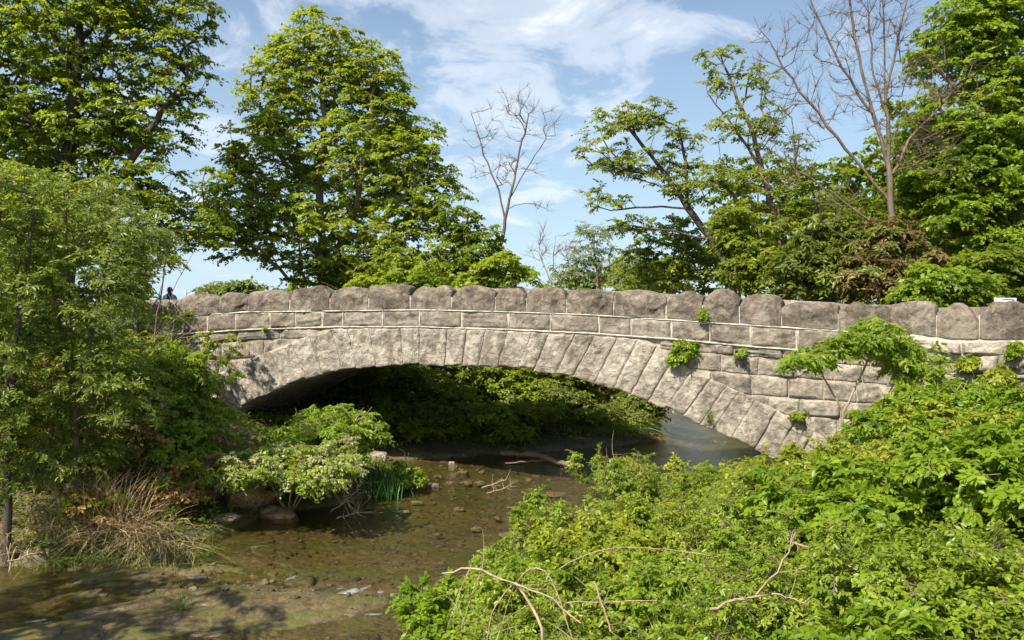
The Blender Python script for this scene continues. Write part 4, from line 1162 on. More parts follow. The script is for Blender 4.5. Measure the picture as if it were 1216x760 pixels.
# ------------------------------------------------------------------ ground cover (stuff)
def scatter_cover(name, poly, n, L, Wd, hmax, mat, seed, label=None, cat=None):
    r = np.random.default_rng(seed)
    poly = np.array(poly, float)
    lo, hi = poly.min(0), poly.max(0)
    P = r.uniform(lo, hi, (n, 2))
    P = P[(poly_sd(P, poly) < 0)]
    P = P[poly_sd(P, WP) > .02]
    z = ground_z(P) + r.random(len(P)) ** 1.3 * hmax
    D = norm(r.normal(0, 1, (len(P), 3)) * np.array([1, 1, .4]) + np.array([0, 0, .15]))
    N = norm(np.array([0, 0, 1.]) + r.normal(0, .45, D.shape))
    LL = L * r.uniform(.6, 1.3, len(P))
    V, F = leaf_arrays(np.c_[P, z], D, N, LL, LL * Wd / L, r, True)
    tone = np.clip(.5 + .35 * vnoise(np.c_[P, z] * .9, 4) + r.normal(0, .15, len(P)), 0, 1)
    o = build(name, V, [F], mat, None, np.tile(tone, 2))
    tag(o, label, cat, kind='stuff')
    return o
scatter_cover('ground_cover', [(-1, 3.5), (-.6, 9), (3, 13.6), (7, 15), (11, 14), (11, 3.5)], 90000, .06, .035, .32, M['bright'], 71, 'low leafy ground cover carpeting the right bank', 'ground cover')
scatter_cover('bank_cover', [(-14, 11.4), (-4.2, 11.4), (-3.6, 14), (-1.6, 16), (-3, 19.5), (-8, 20), (-14, 20)], 30000, .07, .045, .18, M['under'], 72, 'low leafy ground cover on the shady left bank', 'ground cover')
scatter_cover('far_cover', [(-8, 20.5), (4, 21.5), (5, 26), (5, 34), (-12, 34)], 12000, .10, .05, .22, M['bright2'], 73, 'low leafy ground cover on the far bank beyond the arch', 'ground cover')

def blades(P, D, L, Wd, r, curve=.5, seg=4):
    """thin curved blades: P base, D initial dir"""
    n = len(P)
    D = norm(D)
    hz = norm(D * np.array([1, 1, 0]) + 1e-4)
    s = np.linspace(0, 1, seg + 1)
    pts = P[:, None, :] + D[:, None, :] * (L[:, None] * s)[..., None] + hz[:, None, :] * (L[:, None] * curve * s ** 2 * r.uniform(.2, 1, (n, 1)))[..., None] - np.array([0, 0, 1.]) * (L[:, None] * curve * s ** 2.2 * r.uniform(.3, 1.2, (n, 1)))[..., None]
    side = norm(np.cross(hz, np.array([0, 0, 1.])) + r.normal(0, .4, (n, 3)))
    wv = Wd * (1 - s ** 2 * .9)
    A_ = pts + side[:, None, :] * wv[None, :, None] * .5; B_ = pts - side[:, None, :] * wv[None, :, None] * .5
    V = np.stack([A_, B_], 2).reshape(-1, 3)
    I = np.arange(n * (seg + 1) * 2).reshape(n, seg + 1, 2)
    F = np.stack([I[:, :-1, 0], I[:, :-1, 1], I[:, 1:, 1], I[:, 1:, 0]], -1).reshape(-1, 4)
    return V, F, np.repeat(r.random(n), seg)

def clump(name, label, cat, x, y, n, rad, L, Wd, mat, seed, spread=.6, curve=.5, lean=(0, 0), group=None, asp=(1, 1), parent=None):
    r = np.random.default_rng(seed)
    P = np.c_[r.normal(0, rad, (n, 2)) * np.array(asp) + np.array([x, y])]
    P3 = np.c_[P, ground_z(P) - .02]
    D = np.c_[r.normal(0, spread, (n, 2)) + np.array(lean), np.ones(n)]
    V, F, tone = blades(P3, D, L * r.uniform(.5, 1.15, n), Wd, r, curve)
    o = build(name, V, [F], mat, parent, tone, origin=None if parent else (x, y, gz(x, y)))
    if not parent: tag(o, label, cat, group)
    return o
clump('straw_clump', 'thick dry straw-coloured reeds arching over the water below the slim dark-stemmed tree', 'dry reeds', -5.6, 11.85, 560, .36, .95, .012, M['straw'], 81, .4, .65, (.12, -.25), asp=(1.15, .3))
clump('dead_reed_clump', 'fallen grey-brown reed clump trailing into the water left of the cream-blossomed bush', 'dry reeds', -4.95, 11.8, 420, .30, .60, .010, M['straw'], 82, .5, 1.1, (.1, -.6), asp=(1.1, .3))
clump('upright_straw_clump', 'upright pale dry reeds standing behind the straw clump', 'dry reeds', -5.95, 11.95, 380, .30, 1.25, .011, M['straw'], 83, .22, .3, (.12, -.08), asp=(1.2, .5))
clump('straw_tuft', 'dark straw tuft at the left edge under the grey-stemmed small tree', 'dry reeds', -7.3, 11.6, 500, .3, .8, .010, M['straw'], 84, .5, .9, (-.3, -.3))
clump('grass_tuft', 'green grass growing through the straw clump', 'grass tuft', -5.6, 11.6, 900, .45, .45, .010, M['grass'], 85, .5, .7, (.1, -.2), asp=(1.2, .35))
clump('grass_tuft', 'bright green grass tuft at the water edge right of the fallen reeds', 'grass tuft', -4.5, 11.75, 500, .22, .30, .009, M['grass'], 86, .6, .7)
clump('iris_clump', 'dark green sword-leaved iris clump on the spit beside the bush', 'iris', -2.38, 15.45, 280, .17, .52, .024, M['iris'], 87, .16, .15)
clump('grass_tuft', 'green overhanging grass on the point of the far bank', 'grass tuft', 2.6, 22.6, 900, .38, .95, .014, M['grass'], 88, .6, .9, (0, -.2), asp=(1.4, .6))
clump('pale_grass_tuft', 'pale dry grass skirting the tip of the far bank', 'grass tuft', 3.3, 22.45, 1100, .45, .32, .014, M['straw'], 89, .6, .9, (0, -.3), asp=(1.3, .4))
clump('twiggy_grass', 'tan dead grass in front of the olive shrub in the middle of the arch opening', 'grass tuft', 1.4, 22.6, 700, .55, .55, .014, M['straw'], 92, .5, .6, (0, -.2), asp=(1.6, .4))
clump('grass_tuft', 'long green grass overhanging the far bank, left of the tan dead grass', 'grass tuft', -.9, 20.9, 600, .5, .6, .014, M['grass'], 93, .5, .8, (0, -.3), asp=(1.6, .4))
clump('water_sprig', 'thin grass sprig growing out of the wet rock shelf at lower left', 'grass sprig', -3.75, 9.55, 34, .03, .55, .006, M['grass'], 90, .28, .5)
clump('coping_grass', 'small grass tuft growing on the wall below the boulder parapet at right', 'grass tuft', float(FP(1098, 403, .1)[0]), float(FP(1098, 403, .1)[1]), 10, .01, .1, .004, M['grass'], 91).location.z += 0
# tall seed grass in the thicket
for k, (x, y, lb) in enumerate([(5.6, 10.9, 'tall thin grass standing above the thicket at right'), (4.9, 10.2, 'wispy grass in the gap in the middle of the thicket'), (1.4, 6.2, 'long grass at the bottom edge among the dead twigs'), (6.4, 8.2, 'long grass blades near the lower right corner')]):
    clump('tall_grass', lb, 'grass', x, y, 160, .3, 1.0, .008, M['grass'], 130 + k, .3, .4)

# ------------------------------------------------------------------ plants rooted in the masonry
def wall_plant(name, label, px, py, wdt, hgt, n, L, Wd, leaf, seed, out=.12, rs=.12, nl=8):
    r = np.random.default_rng(seed)
    b = FP(px, py, -.02)
    nrm = FP(px, py, 1.) - FP(px, py, 0.)
    d = float(dist(px)); k = d / 1000
    tk = [[b, b + nrm * .1 + np.array([r.normal(0, .4) * wdt * k, 0, r.normal(0, .3) * hgt * k]), b + nrm * out * 1.3 + np.array([r.normal(0, .8) * wdt * k, 0, r.normal(0, .6) * hgt * k])] for _ in range(4)]
    ls = [(b + nrm * (out + .05), (wdt * k * .55, .13, hgt * k * .55)), (b + nrm * out + np.array([wdt * k * .35, 0, hgt * k * .2]), (wdt * k * .4, .1, hgt * k * .3)), (b + nrm * out + np.array([-wdt * k * .3, 0, -hgt * k * .35]), (wdt * k * .35, .1, hgt * k * .4))]
    plant(name, label, 'wall plant', b, tk, ls, n, rs, nl, L, Wd, leaf, M['bark_brown'], rb=.008, rmin=.002, seed=seed, tw=5, fine=True, trunk_name='stems', crown_name='foliage', step=.08, tw_r=.0015, flat=1.2, up=.1, droop=.3)
wall_plant('wall_vine', 'bushy green vine growing out of the stonework right of the arch crown', 812, 416, 26, 24, 120, .05, .03, M['vine'], 150)
wall_plant('wall_fern', 'small green sprig in the joint between two coping boulders', 835, 372, 7, 10, 18, .04, .022, M['vine'], 151, .08)
wall_plant('wall_fern', 'tiny green tuft on the course at the left end of the bridge', 317, 390, 5, 5, 9, .035, .02, M['vine'], 152, .06, .07, 6)
wall_plant('wall_fern', 'moss-green tuft under the course near the left end of the bridge', 250, 402, 12, 4, 14, .03, .02, M['vine'], 153, .05, .07, 6)
wall_plant('wall_fern', 'small plant rooted in the first spandrel joint right of the wall vine', 880, 418, 8, 7, 16, .04, .025, M['vine'], 154, .07, .09)
wall_plant('wall_fern', 'small dark plant on the ledge of the arch ring low at right', 948, 492, 14, 6, 22, .04, .025, M['under'], 155, .08, .09)
wall_plant('wall_fern', 'sprig high on the ring below the wall vine', 842, 494, 6, 8, 8, .035, .02, M['vine'], 156, .07, .09, 5)
wall_plant('wall_creeper', 'broad dark creeper in the notch of the parapet at right', 1052, 402, 12, 26, 45, .06, .04, M['vine'], 157, .1)
wall_plant('wall_creeper', 'yellowish creeper patch on the rubble wall at right', 1152, 430, 22, 10, 60, .05, .035, M['bright2'], 158, .09)
wall_plant('wall_creeper', 'pale creeper sprig below the coping at the far right', 1205, 414, 8, 12, 24, .06, .04, M['vine'], 159, .09)
wall_plant('wall_creeper', 'small creeper on the rubble wall left of the yellowish patch', 1110, 440, 16, 8, 36, .05, .035, M['vine'], 160, .08)

wall_plant('wall_creeper', 'leafy climber spreading low across the rubble wall at the far right', 1185, 446, 26, 16, 90, .06, .04, M['bright2'], 161, .12, .14)
wall_plant('wall_creeper', 'leafy climber low on the rubble wall behind the broad leafy bush', 1135, 458, 24, 14, 80, .06, .04, M['vine'], 162, .12, .14)
wall_plant('wall_creeper', 'climber hanging over the rubble wall just right of the parapet notch', 1085, 425, 16, 16, 60, .065, .045, M['vine'], 163, .12, .13)
# sumac-like saplings in front of the right end of the arch
def sapling(label, x, y, h, topx, seed, n=110, fork=True):
    b = np.array([x, y, gz(x, y) - .05]); r = np.random.default_rng(seed)
    up_ = np.array([0, 0, 1.])
    f = b + up_ * h * .5 + np.array([.02, 0, 0])
    tk = [[b, b + up_ * h * .25, f, f + np.array([-.28, 0, h * .22]), f + np.array([-.42, 0, h * .34])], [f, f + np.array([.3, -.05, h * .28]), f + np.array([.5, -.05, h * .45])]]
    ls = [(f + np.array([.9, -.1, 0]), (.6, .4, .35)), (f + np.array([.35, -.1, -.2]), (.4, .3, .3)), (f + np.array([-.5, 0, h * .34]), (.45, .4, .18)), (f + np.array([.45, -.05, h * .48]), (.6, .5, .28)), (f + np.array([1.0, -.1, h * .32]), (.5, .4, .3)), (f + np.array([0, 0, h * .42]), (.5, .4, .2))]
    return plant('sapling', label, 'young tree', b, tk, ls, n, .26, 8, .10, .042, M['vine'], M['bark_tan'], rb=.022, rmin=.005, seed=seed, tw=5, fine=True, trunk_name='trunk', crown_name='foliage', step=.15, tw_r=.0025, droop=.45, flat=.4, up=.1)
sapling('forked slender sapling with drooping compound leaves in front of the right arch foot', 5.05, 12.9, 2.4, 0, 170, 230)
stem_plant('leafy_sapling', 'broad leafy green bush climbing the rubble wall right of the forked sapling', 'young tree', 6.15, 12.5, 1.35, (0, 0), .75, 300, .24, 8, .10, .055, M['vine'], M['bark_tan'], 172, nst=7, rb=.02, zc=.55)
stem_plant('leafy_sapling', 'dense dark green bush between the forked sapling and the thicket', 'young tree', 6.0, 12.3, .9, (0, 0), .75, 200, .22, 8, .09, .05, M['under'], M['bark_tan'], 176, nst=7, rb=.02, zc=.55)
stem_plant('leafy_sapling', 'yellow-green leafy mound against the wall at the right edge', 'young tree', 8.1, 12.1, .55, (0, 0), 1.0, 260, .22, 8, .08, .05, M['bright2'], M['bark_tan'], 178, nst=7, rb=.02, zc=.55)

# ------------------------------------------------------------------ dead wood
def branch(name, label, cat, mains, twigs, mat, r0, seed, group=None, ntw=10, tl=.35):
    """mains: list of polylines with start radii"""
    r = np.random.default_rng(seed)
    V_, F_, n = [], [], 0
    allp = []
    for pts, ra, rb_ in mains:
        pts = np.array(pts, float)
        s = np.concatenate([[0], np.cumsum(np.linalg.norm(np.diff(pts, axis=0), axis=1))])
        k = max(8, int(s[-1] / .08)); u = np.linspace(0, s[-1], k)
        P = np.stack([np.interp(u, s, pts[:, j]) for j in range(3)], 1)
        ker = np.array([.25, .5, .25])
        for _ in range(3): P[1:-1] = .25 * P[:-2] + .5 * P[1:-1] + .25 * P[2:]
        P[1:-1] += r.normal(0, min(ra * .5, .009), (k - 2, 3))
        R = np.linspace(ra, rb_, k) * .68 * r.uniform(.8, 1.2, k)
        V, F = tube_batch(P[None], R[None], 7)
        V_.append(V); F_.append(F + n); n += len(V); allp.append(P)
    for _ in range(int(ntw * 1.8)):
        P = allp[r.integers(len(allp))]; j = r.integers(len(P) // 4, len(P))
        dr = norm(r.normal(0, 1, 3) + np.array([0, 0, .3]) + norm(P[-1] - P[0]) * .8)
        L_ = tl * r.uniform(.4, 1.2)
        s = np.linspace(0, 1, 6)
        Q = P[j] + dr * (L_ * s)[:, None] + norm(r.normal(0, 1, 3)) * (L_ * .25 * s ** 2)[:, None]
        V, F = tube_batch(Q[None], np.linspace(r0 * .35, r0 * .12, 6)[None], 5)
        V_.append(V); F_.append(F + n); n += len(V)
    Vc = np.concatenate(V_)
    o = build(name, Vc, [np.concatenate(F_)], mat, None, smoothed=True, origin=tuple(Vc.mean(0) * np.array([1, 1, 0]) + np.array([0, 0, Vc[:, 2].min()])))
    return tag(o, label, cat, group)
def plf(*pts):
    return [at(q[0], q[1], q[2] * .895) for q in pts]
d1 = 6.6
branch('dead_branch', 'pale dry branch with drooping hooked twigs reaching over the pool at bottom centre', 'dead branch',
       [(plf((525, 681, 7.2), (560, 671, 7.1), (600, 690, 6.9), (650, 705, 6.7), (690, 740, 6.5)), .011, .008), (plf((612, 692, 6.9), (640, 735, 6.7), (655, 800, 6.5)), .014, .016),
        (plf((560, 671, 7.1), (545, 700, 7.0), (537, 740, 6.9)), .005, .004), (plf((572, 678, 7.1), (560, 705, 7.0), (548, 745, 6.9)), .004, .003),
        (plf((612, 692, 6.9), (585, 715, 6.9), (578, 745, 6.8), (580, 790, 6.8)), .006, .004), (plf((615, 690, 6.9), (630, 668, 6.8), (650, 672, 6.7), (668, 720, 6.6), (690, 790, 6.5)), .006, .006), (plf((612, 692, 6.9), (600, 725, 6.9), (590, 760, 6.8)), .004, .002)],
       None, M['deadwood'], .008, 201, ntw=14, tl=.3)
branch('dead_branch', 'long pale fallen branch lying slanted across the thicket at lower right', 'dead branch',
       [(plf((838, 724, 6.2), (880, 712, 6.3), (915, 705, 6.4)), .016, .012), (plf((898, 706, 6.35), (925, 675, 6.3), (945, 632, 6.25)), .012, .007), (plf((915, 705, 6.4), (935, 708, 6.3), (955, 716, 6.2)), .008, .004)],
       None, M['deadwood'], .008, 202, ntw=6, tl=.25)
branch('dead_branch', 'thin dry stem running down to the right over the yellow-green leaves', 'dead branch',
       [(plf((940, 644, 6.2), (985, 658, 6.1), (1035, 685, 6.0), (1090, 715, 5.9), (1165, 748, 5.7)), .008, .004)], None, M['deadwood'], .005, 203, ntw=8, tl=.22)
branch('dead_branch', 'straight brown twig lying level across the bottom of the thicket', 'dead branch',
       [(plf((672, 716, 6.6), (730, 714, 6.6), (780, 713, 6.6)), .007, .005), (plf((705, 690, 6.6), (715, 715, 6.55), (725, 750, 6.5)), .009, .010)], None, M['deadwood'], .006, 204, ntw=5, tl=.2)
branch('arching_stem', 'thin arching brown stem curving over the bushes in the middle of the thicket', 'dead branch',
       [(plf((665, 675, 7.6), (700, 655, 7.6), (740, 649, 7.6), (800, 652, 7.5), (870, 665, 7.4)), .005, .004)], None, M['bark_tan'], .004, 205, ntw=3, tl=.2)
branch('fallen_limb', 'grey dead limb with curled branches poking out beneath the left arch foot', 'dead branch',
       [(pl((236, 520, 15.6), (265, 514, 15.4), (290, 516, 15.2), (306, 512, 15.1)), .02, .008), (pl((265, 514, 15.4), (285, 530, 15.2), (300, 540, 15.1)), .012, .005), (pl((275, 514, 15.3), (292, 500, 15.2), (312, 498, 15.1)), .010, .004)], None, M['greywood'], .012, 206, ntw=10, tl=.35)
gl_ = lambda px, py: at(px, py, 3200 / (py - 380))
branch('drift_log', 'long dark driftwood log lying in the shaded water beneath the arch', 'log',
       [([gl_(596, 541) + np.array([0, 0, .05]), gl_(640, 546) + np.array([0, 0, .10]), gl_(688, 560) + np.array([0, 0, .06])],   .11, .06), ([gl_(600, 552) + np.array([0, 0, .04]), gl_(650, 550) + np.array([0, 0, .08]), gl_(672, 545) + np.array([0, 0, .1])], .03, .012)], None, M['bark_brown'], .02, 207, ntw=8, tl=.4)
branch('bare_twig_bush', 'small leafless brown twig bush standing at the edge of the thicket before the water', 'dead shrub',
       [(pl((738, 610, 11.6), (736, 575, 11.6), (728, 540, 11.6)), .014, .005), (pl((740, 610, 11.6), (744, 575, 11.6), (752, 548, 11.6)), .012, .005), (pl((738, 590, 11.6), (726, 568, 11.6), (720, 560, 11.6)), .008, .004), (pl((741, 590, 11.5), (750, 570, 11.5), (760, 562, 11.5)), .008, .004)], None, M['bark_tan'], .008, 208, ntw=26, tl=.32)
branch('stick', 'forked pale stick lying on the wet shelf at far left', 'stick',
       [([gl_(8, 672) + np.array([0, 0, .06]), gl_(32, 668) + np.array([0, 0, .09]), gl_(58, 664) + np.array([0, 0, .12])], .018, .008), ([gl_(32, 668) + np.array([0, 0, .09]), gl_(38, 660) + np.array([0, 0, .2])], .014, .01)], None, M['deadwood'], .01, 209, ntw=3, tl=.15)
branch('driftwood', 'small driftwood heap of pale twigs in the shallows beneath the arch', 'driftwood',
       [([gl_(572, 582) + np.array([0, 0, .04]), gl_(600, 578) + np.array([0, 0, .12])], .02, .01), ([gl_(578, 588) + np.array([0, 0, .04]), gl_(606, 584) + np.array([0, 0, .09])], .018, .008)], None, M['deadwood'], .012, 210, ntw=14, tl=.25)
branch('dead_stalk', 'dark hooked dead stalk on the spit beside the small green clump', 'dead plant',
       [([at(482, 575, 16.0), at(483, 550, 16.0), at(482, 536, 16), at(474, 533, 16)], .02, .016), ([at(486, 575, 16.0), at(487, 550, 16.0), at(485, 538, 16)], .012, .01)], None, M['bark_brown'], .01, 211, ntw=2, tl=.1)
branch('root_tangle', 'tangle of pale dry roots under the bush at the edge of the pool', 'dead branch',
       [([gl_(392, 612) + np.array([0, 0, .05]), gl_(420, 600) + np.array([0, 0, .2]), gl_(432, 590) + np.array([0, 0, .3])], .015, .006), ([gl_(400, 618) + np.array([0, 0, .03]), gl_(425, 614) + np.array([0, 0, .08])], .014, .006)], None, M['deadwood'], .010, 212, ntw=30, tl=.45)
branch('brush_tangle', 'bleached bare twigs sticking out of the brush before the left end of the bridge', 'dead branch',
       [(pl((150, 430, 14.5), (190, 395, 14.5), (215, 372, 14.6)), .012, .005), (pl((140, 440, 14.5), (180, 420, 14.4), (240, 385, 14.6)), .010, .004), (pl((120, 470, 14.3), (160, 440, 14.3), (200, 425, 14.4)), .010, .004)], None, M['deadwood'], .008, 213, ntw=40, tl=.6)

# ------------------------------------------------------------------ rocks
def rock(name, label, x, y, rx, ry, rz, seed, mat='rock', zoff=0., group=None, flatk=.0):
    r = np.random.default_rng(seed)
    nu, nv = 26, 16
    U, Vv = np.meshgrid(np.linspace(0, 2 * PI, nu, endpoint=False), np.linspace(.02, PI - .02, nv))
    dr = np.stack([np.cos(U) * np.sin(Vv), np.sin(U) * np.sin(Vv), np.cos(Vv)], -1)
    P = np.sign(dr) * np.abs(dr) ** .6
    for k in range(12):
        nn = norm(r.normal(0, 1, 3)); lim = r.uniform(.6, .95)
        q = P @ nn; P = P - np.maximum(q - lim, 0)[..., None] * nn * .9
    P = P * (1 + .30 * fbm(dr + seed, 1.7, 5, seed))[..., None] * np.array([rx, ry, rz])
    c = np.array([x, y, max(gz(x, y), WATER - .25) + zoff])
    I = np.arange(nu * nv).reshape(nv, nu); Jn = np.roll(I, -1, 1)
    F = np.stack([I[:-1], I[1:], Jn[1:], Jn[:-1]], -1).reshape(-1, 4)
    o = build(name, (P + c).reshape(-1, 3), [F, I[0][None, :], I[-1][None, ::-1]], M[mat], None, np.full(len(F) + 2, r.random()), True, origin=tuple(c))
    return tag(o, label, 'rock', group)
def wrock(name, label, px, py, rx, rz, seed, mat='rock', zoff=.02, group=None):
    d = 3200 / (py - 380); k = d / 1000
    return rock(name, label, (px - 608) * k, d, rx * k, rx * k * .8, rz * k, seed, mat, zoff, group)
wrock('bank_rock', 'orange-brown undercut rock at the pool edge below the cream-blossomed bush', 290, 610, 34, 22, 501, 'orange_rock', .08)
wrock('bank_rock', 'second rusty block right of the undercut rock, under hanging leaves', 326, 612, 24, 13, 502, 'orange_rock', .05)
wrock('bank_rock', 'flat brown stone at the foot of the undercut rock', 268, 628, 18, 6, 503, 'rock', .03)
wrock('bank_rock', 'pinkish bank stone between the fallen reeds and the undercut rock', 240, 618, 18, 9, 504, 'orange_rock', .10)
wrock('bank_rock', 'pale rounded stone on the spit behind the iris clump', 447, 555, 12, 9, 505, 'rubble', .12)
ST = [(556, 562, 9, 4), (548, 553, 10, 7), (538, 549, 8, 6), (520, 556, 7, 3), (512, 575, 14, 5), (533, 566, 8, 3), (495, 590, 10, 4), (660, 574, 16, 3), (700, 577, 10, 3), (570, 561, 9, 3), (590, 600, 9, 3), (600, 618, 12, 3), (565, 612, 9, 2.5), (520, 618, 8, 2.5), (630, 590, 10, 2.5), (545, 590, 8, 2.5), (480, 600, 9, 3),
      (700, 548, 9, 5), (650, 540, 8, 4), (735, 560, 10, 4), (690, 530, 10, 4)]
for i, (px, py, rx, rz) in enumerate(ST):
    wrock('creek_stone', 'small brown stone breaking the surface of the shallow water beneath and before the arch', px, py, rx * .8, rz, 520 + i, 'rock', .03, 'small stones in the shallows by the arch')
def pebbles(name, label, region, n, smin, smax, seed, mat='rock'):
    r = np.random.default_rng(seed)
    region = np.array(region, float)
    P = r.uniform(region.min(0), region.max(0), (n * 2, 2))
    P = P[(poly_sd(P, region) < 0)][:n]
    P = P[(poly_sd(P, WP) < .15)]
    n = len(P)
    a = np.linspace(0, 2 * PI, 8, endpoint=False)
    sz = smin + (smax - smin) * r.random(n) ** 3
    ring = lambda f, z: np.stack([np.cos(a)[None] * f, np.sin(a)[None] * f * .75, np.full((1, 8), z)], -1)
    base_ = np.concatenate([ring(.8, -.25), ring(1.0, .05), ring(.62, .34)], 1)
    V = np.repeat(base_, n, 0) * r.uniform(.75, 1.25, (n, 24, 1)) 
    V = np.concatenate([V, np.tile(np.array([[[0, 0, .40]]]), (n, 1, 1))], 1)
    th = r.uniform(0, 2 * PI, n); c_, s_ = np.cos(th)[:, None], np.sin(th)[:, None]
    X = V[..., 0] * c_ - V[..., 1] * s_; Y = V[..., 0] * s_ + V[..., 1] * c_
    V = np.stack([X, Y, V[..., 2]], -1) * sz[:, None, None]
    V = V + np.c_[P, ground_z(P)][:, None, :]
    k = np.arange(8); k2 = (k + 1) % 8
    f4 = np.concatenate([np.c_[k, k2, k2 + 8, k + 8], np.c_[k + 8, k2 + 8, k2 + 16, k + 16]])
    f3 = np.c_[k + 16, k2 + 16, np.full(8, 24)]
    o_ = (np.arange(n) * 25)[:, None, None]
    tn = r.random(n)
    o = build(name, V.reshape(-1, 3), [(f4[None] + o_).reshape(-1, 4), (f3[None] + o_).reshape(-1, 3)], M[mat], None, np.concatenate([np.repeat(tn, 16), np.repeat(tn, 8)]), True)
    tag(o, label, 'pebbles', kind='stuff')
pebbles('pool_pebbles', 'loose pebbles and flat stones strewn over the bed of the pool', [(-5, 10), (1.5, 9.5), (4.6, 17), (3, 20), (-3.5, 20), (-1.6, 16), (-4.4, 12)], 3600, .010, .075, 701, 'bedrock')
pebbles('shelf_pebbles', 'small stones caught on the mossy rock shelf at lower left', [(-10, 7), (0, 7), (-.5, 10), (-4.5, 11.6), (-10, 11.6)], 260, .010, .045, 702, 'bedrock')
pebbles('bend_pebbles', 'cobbles in the riffle beyond the bridge', [(-3, 18), (5, 18), (10, 46), (4, 46), (4, 23), (-2, 19.5)], 900, .02, .12, 703)
SLB = [(20, 602, 46, 6, 'flat mossy rock shelf at the far left edge beside the straw tuft'), (10, 715, 26, 5, 'dark wet rock at the lower left edge'), (60, 740, 20, 4, 'small dark rock near the lower left corner'), (140, 716, 34, 4, 'flat brown slab just under the rapid water, left of the grass sprig'), (255, 735, 40, 5, 'flat slab at the bottom edge below the grass sprig'),
       (330, 668, 44, 4, 'long flat slab along the ledge where the pool spills'), (225, 668, 30, 4, 'flat tan slab at the left start of the ledge'), (240, 705, 24, 4, 'dark flat stone right of the grass sprig'), (300, 752, 24, 6, 'small square rock at the bottom edge'), (420, 735, 34, 4, 'wet slab right of the bottom centre rapid'), (110, 692, 30, 3, 'thin slab left of the foam patch')]
for i, (px, py, rx, rz, lb) in enumerate(SLB):
    wrock('flat_rock', lb, px, py, rx, rz, 560 + i, 'bedrock', -.02 if i else .05)

# ------------------------------------------------------------------ small sign behind the parapet
sb = at(1196, 366, 17)
m, t = new_mat('sign_white'); t.n('ShaderNodeOutputMaterial', {0: t.n('ShaderNodeBsdfPrincipled', {'Base Color': (.82, .82, .80, 1), 'Roughness': .4}).outputs[0]}); M['signw'] = m
m, t = new_mat('sign_red'); t.n('ShaderNodeOutputMaterial', {0: t.n('ShaderNodeBsdfPrincipled', {'Base Color': (.55, .02, .08, 1), 'Roughness': .4}).outputs[0]}); M['signr'] = m
m, t = new_mat('sign_dark'); t.n('ShaderNodeOutputMaterial', {0: t.n('ShaderNodeBsdfPrincipled', {'Base Color': (.04, .03, .03, 1), 'Roughness': .5}).outputs[0]}); M['signd'] = m
M['post'] = plain_mat('galvanised_post', (.35, .35, .33), .5)
sg = empty('sign', (sb[0], sb[1], gz(sb[0], sb[1])), 'small white sign with red outlined band on a grey post behind the parapet', 'sign')
def boxv(x0, x1, y0, y1, z0, z1):
    V = np.array([(x, y, z) for z in (z0, z1) for y in (y0, y1) for x in (x0, x1)], float)
    F = np.array([(0, 2, 3, 1), (4, 5, 7, 6), (0, 1, 5, 4), (2, 6, 7, 3), (0, 4, 6, 2), (1, 3, 7, 5)])
    return V, F
k17 = .017
X0, X1 = (1184 - 608) * k17, (1207 - 608) * k17
zt = (380 - 354) * k17
g0 = gz(sb[0], sb[1])
V, F = boxv(X0 - .045, X0 - .015, 17, 17.03, g0 - .2, zt + .02); build('post', V, [F], M['post'], sg)
V, F = boxv(X0, X1, 17, 17.02, zt - .36, zt); build('panel', V, [F], M['signw'], sg)
V, F = boxv(X0 - .012, X1 + .012, 17.004, 17.03, zt - .372, zt + .012); build('frame', V, [F], M['signd'], sg)
# rounded red outline
a = np.linspace(0, 2 * PI, 40, endpoint=False)
cx, cz = (X0 + X1) / 2 + .02, zt - .055
ox = np.sign(np.cos(a)) * np.abs(np.cos(a)) ** .5; oz = np.sign(np.sin(a)) * np.abs(np.sin(a)) ** .5
o1 = np.c_[cx + .13 * ox, np.full(40, 16.994), cz + .04 * oz]; o2 = np.c_[cx + .112 * ox, np.full(40, 16.994), cz + .024 * oz]
o3 = o1 + np.array([0, .005, 0]); o4 = o2 + np.array([0, .005, 0])
V = np.concatenate([o1, o2, o3, o4]); k = np.arange(40); k2 = (k + 1) % 40
F = np.concatenate([np.c_[k, k2, 40 + k2, 40 + k], np.c_[80 + k2, 80 + k, k, k2], np.c_[40 + k, 40 + k2, 120 + k2, 120 + k]])
build('red_band', V, [F], M['signr'], sg)

# ------------------------------------------------------------------ person behind the left end of the parapet
def skin_mesh(name, verts, edges, radii, mat, parent, sub=2, assign=None):
    me = bpy.data.meshes.new(name)
    me.from_pydata([tuple(v) for v in verts], edges, [])
    o = bpy.data.objects.new(name, me)
    COL.objects.link(o)
    md = o.modifiers.new('skin', 'SKIN')
    for i, rr_ in enumerate(radii):
        sv = me.skin_vertices[0].data[i] if me.skin_vertices else None
        if sv is not None:
            sv.radius = (rr_, rr_) if not isinstance(rr_, tuple) else rr_
    return o, md

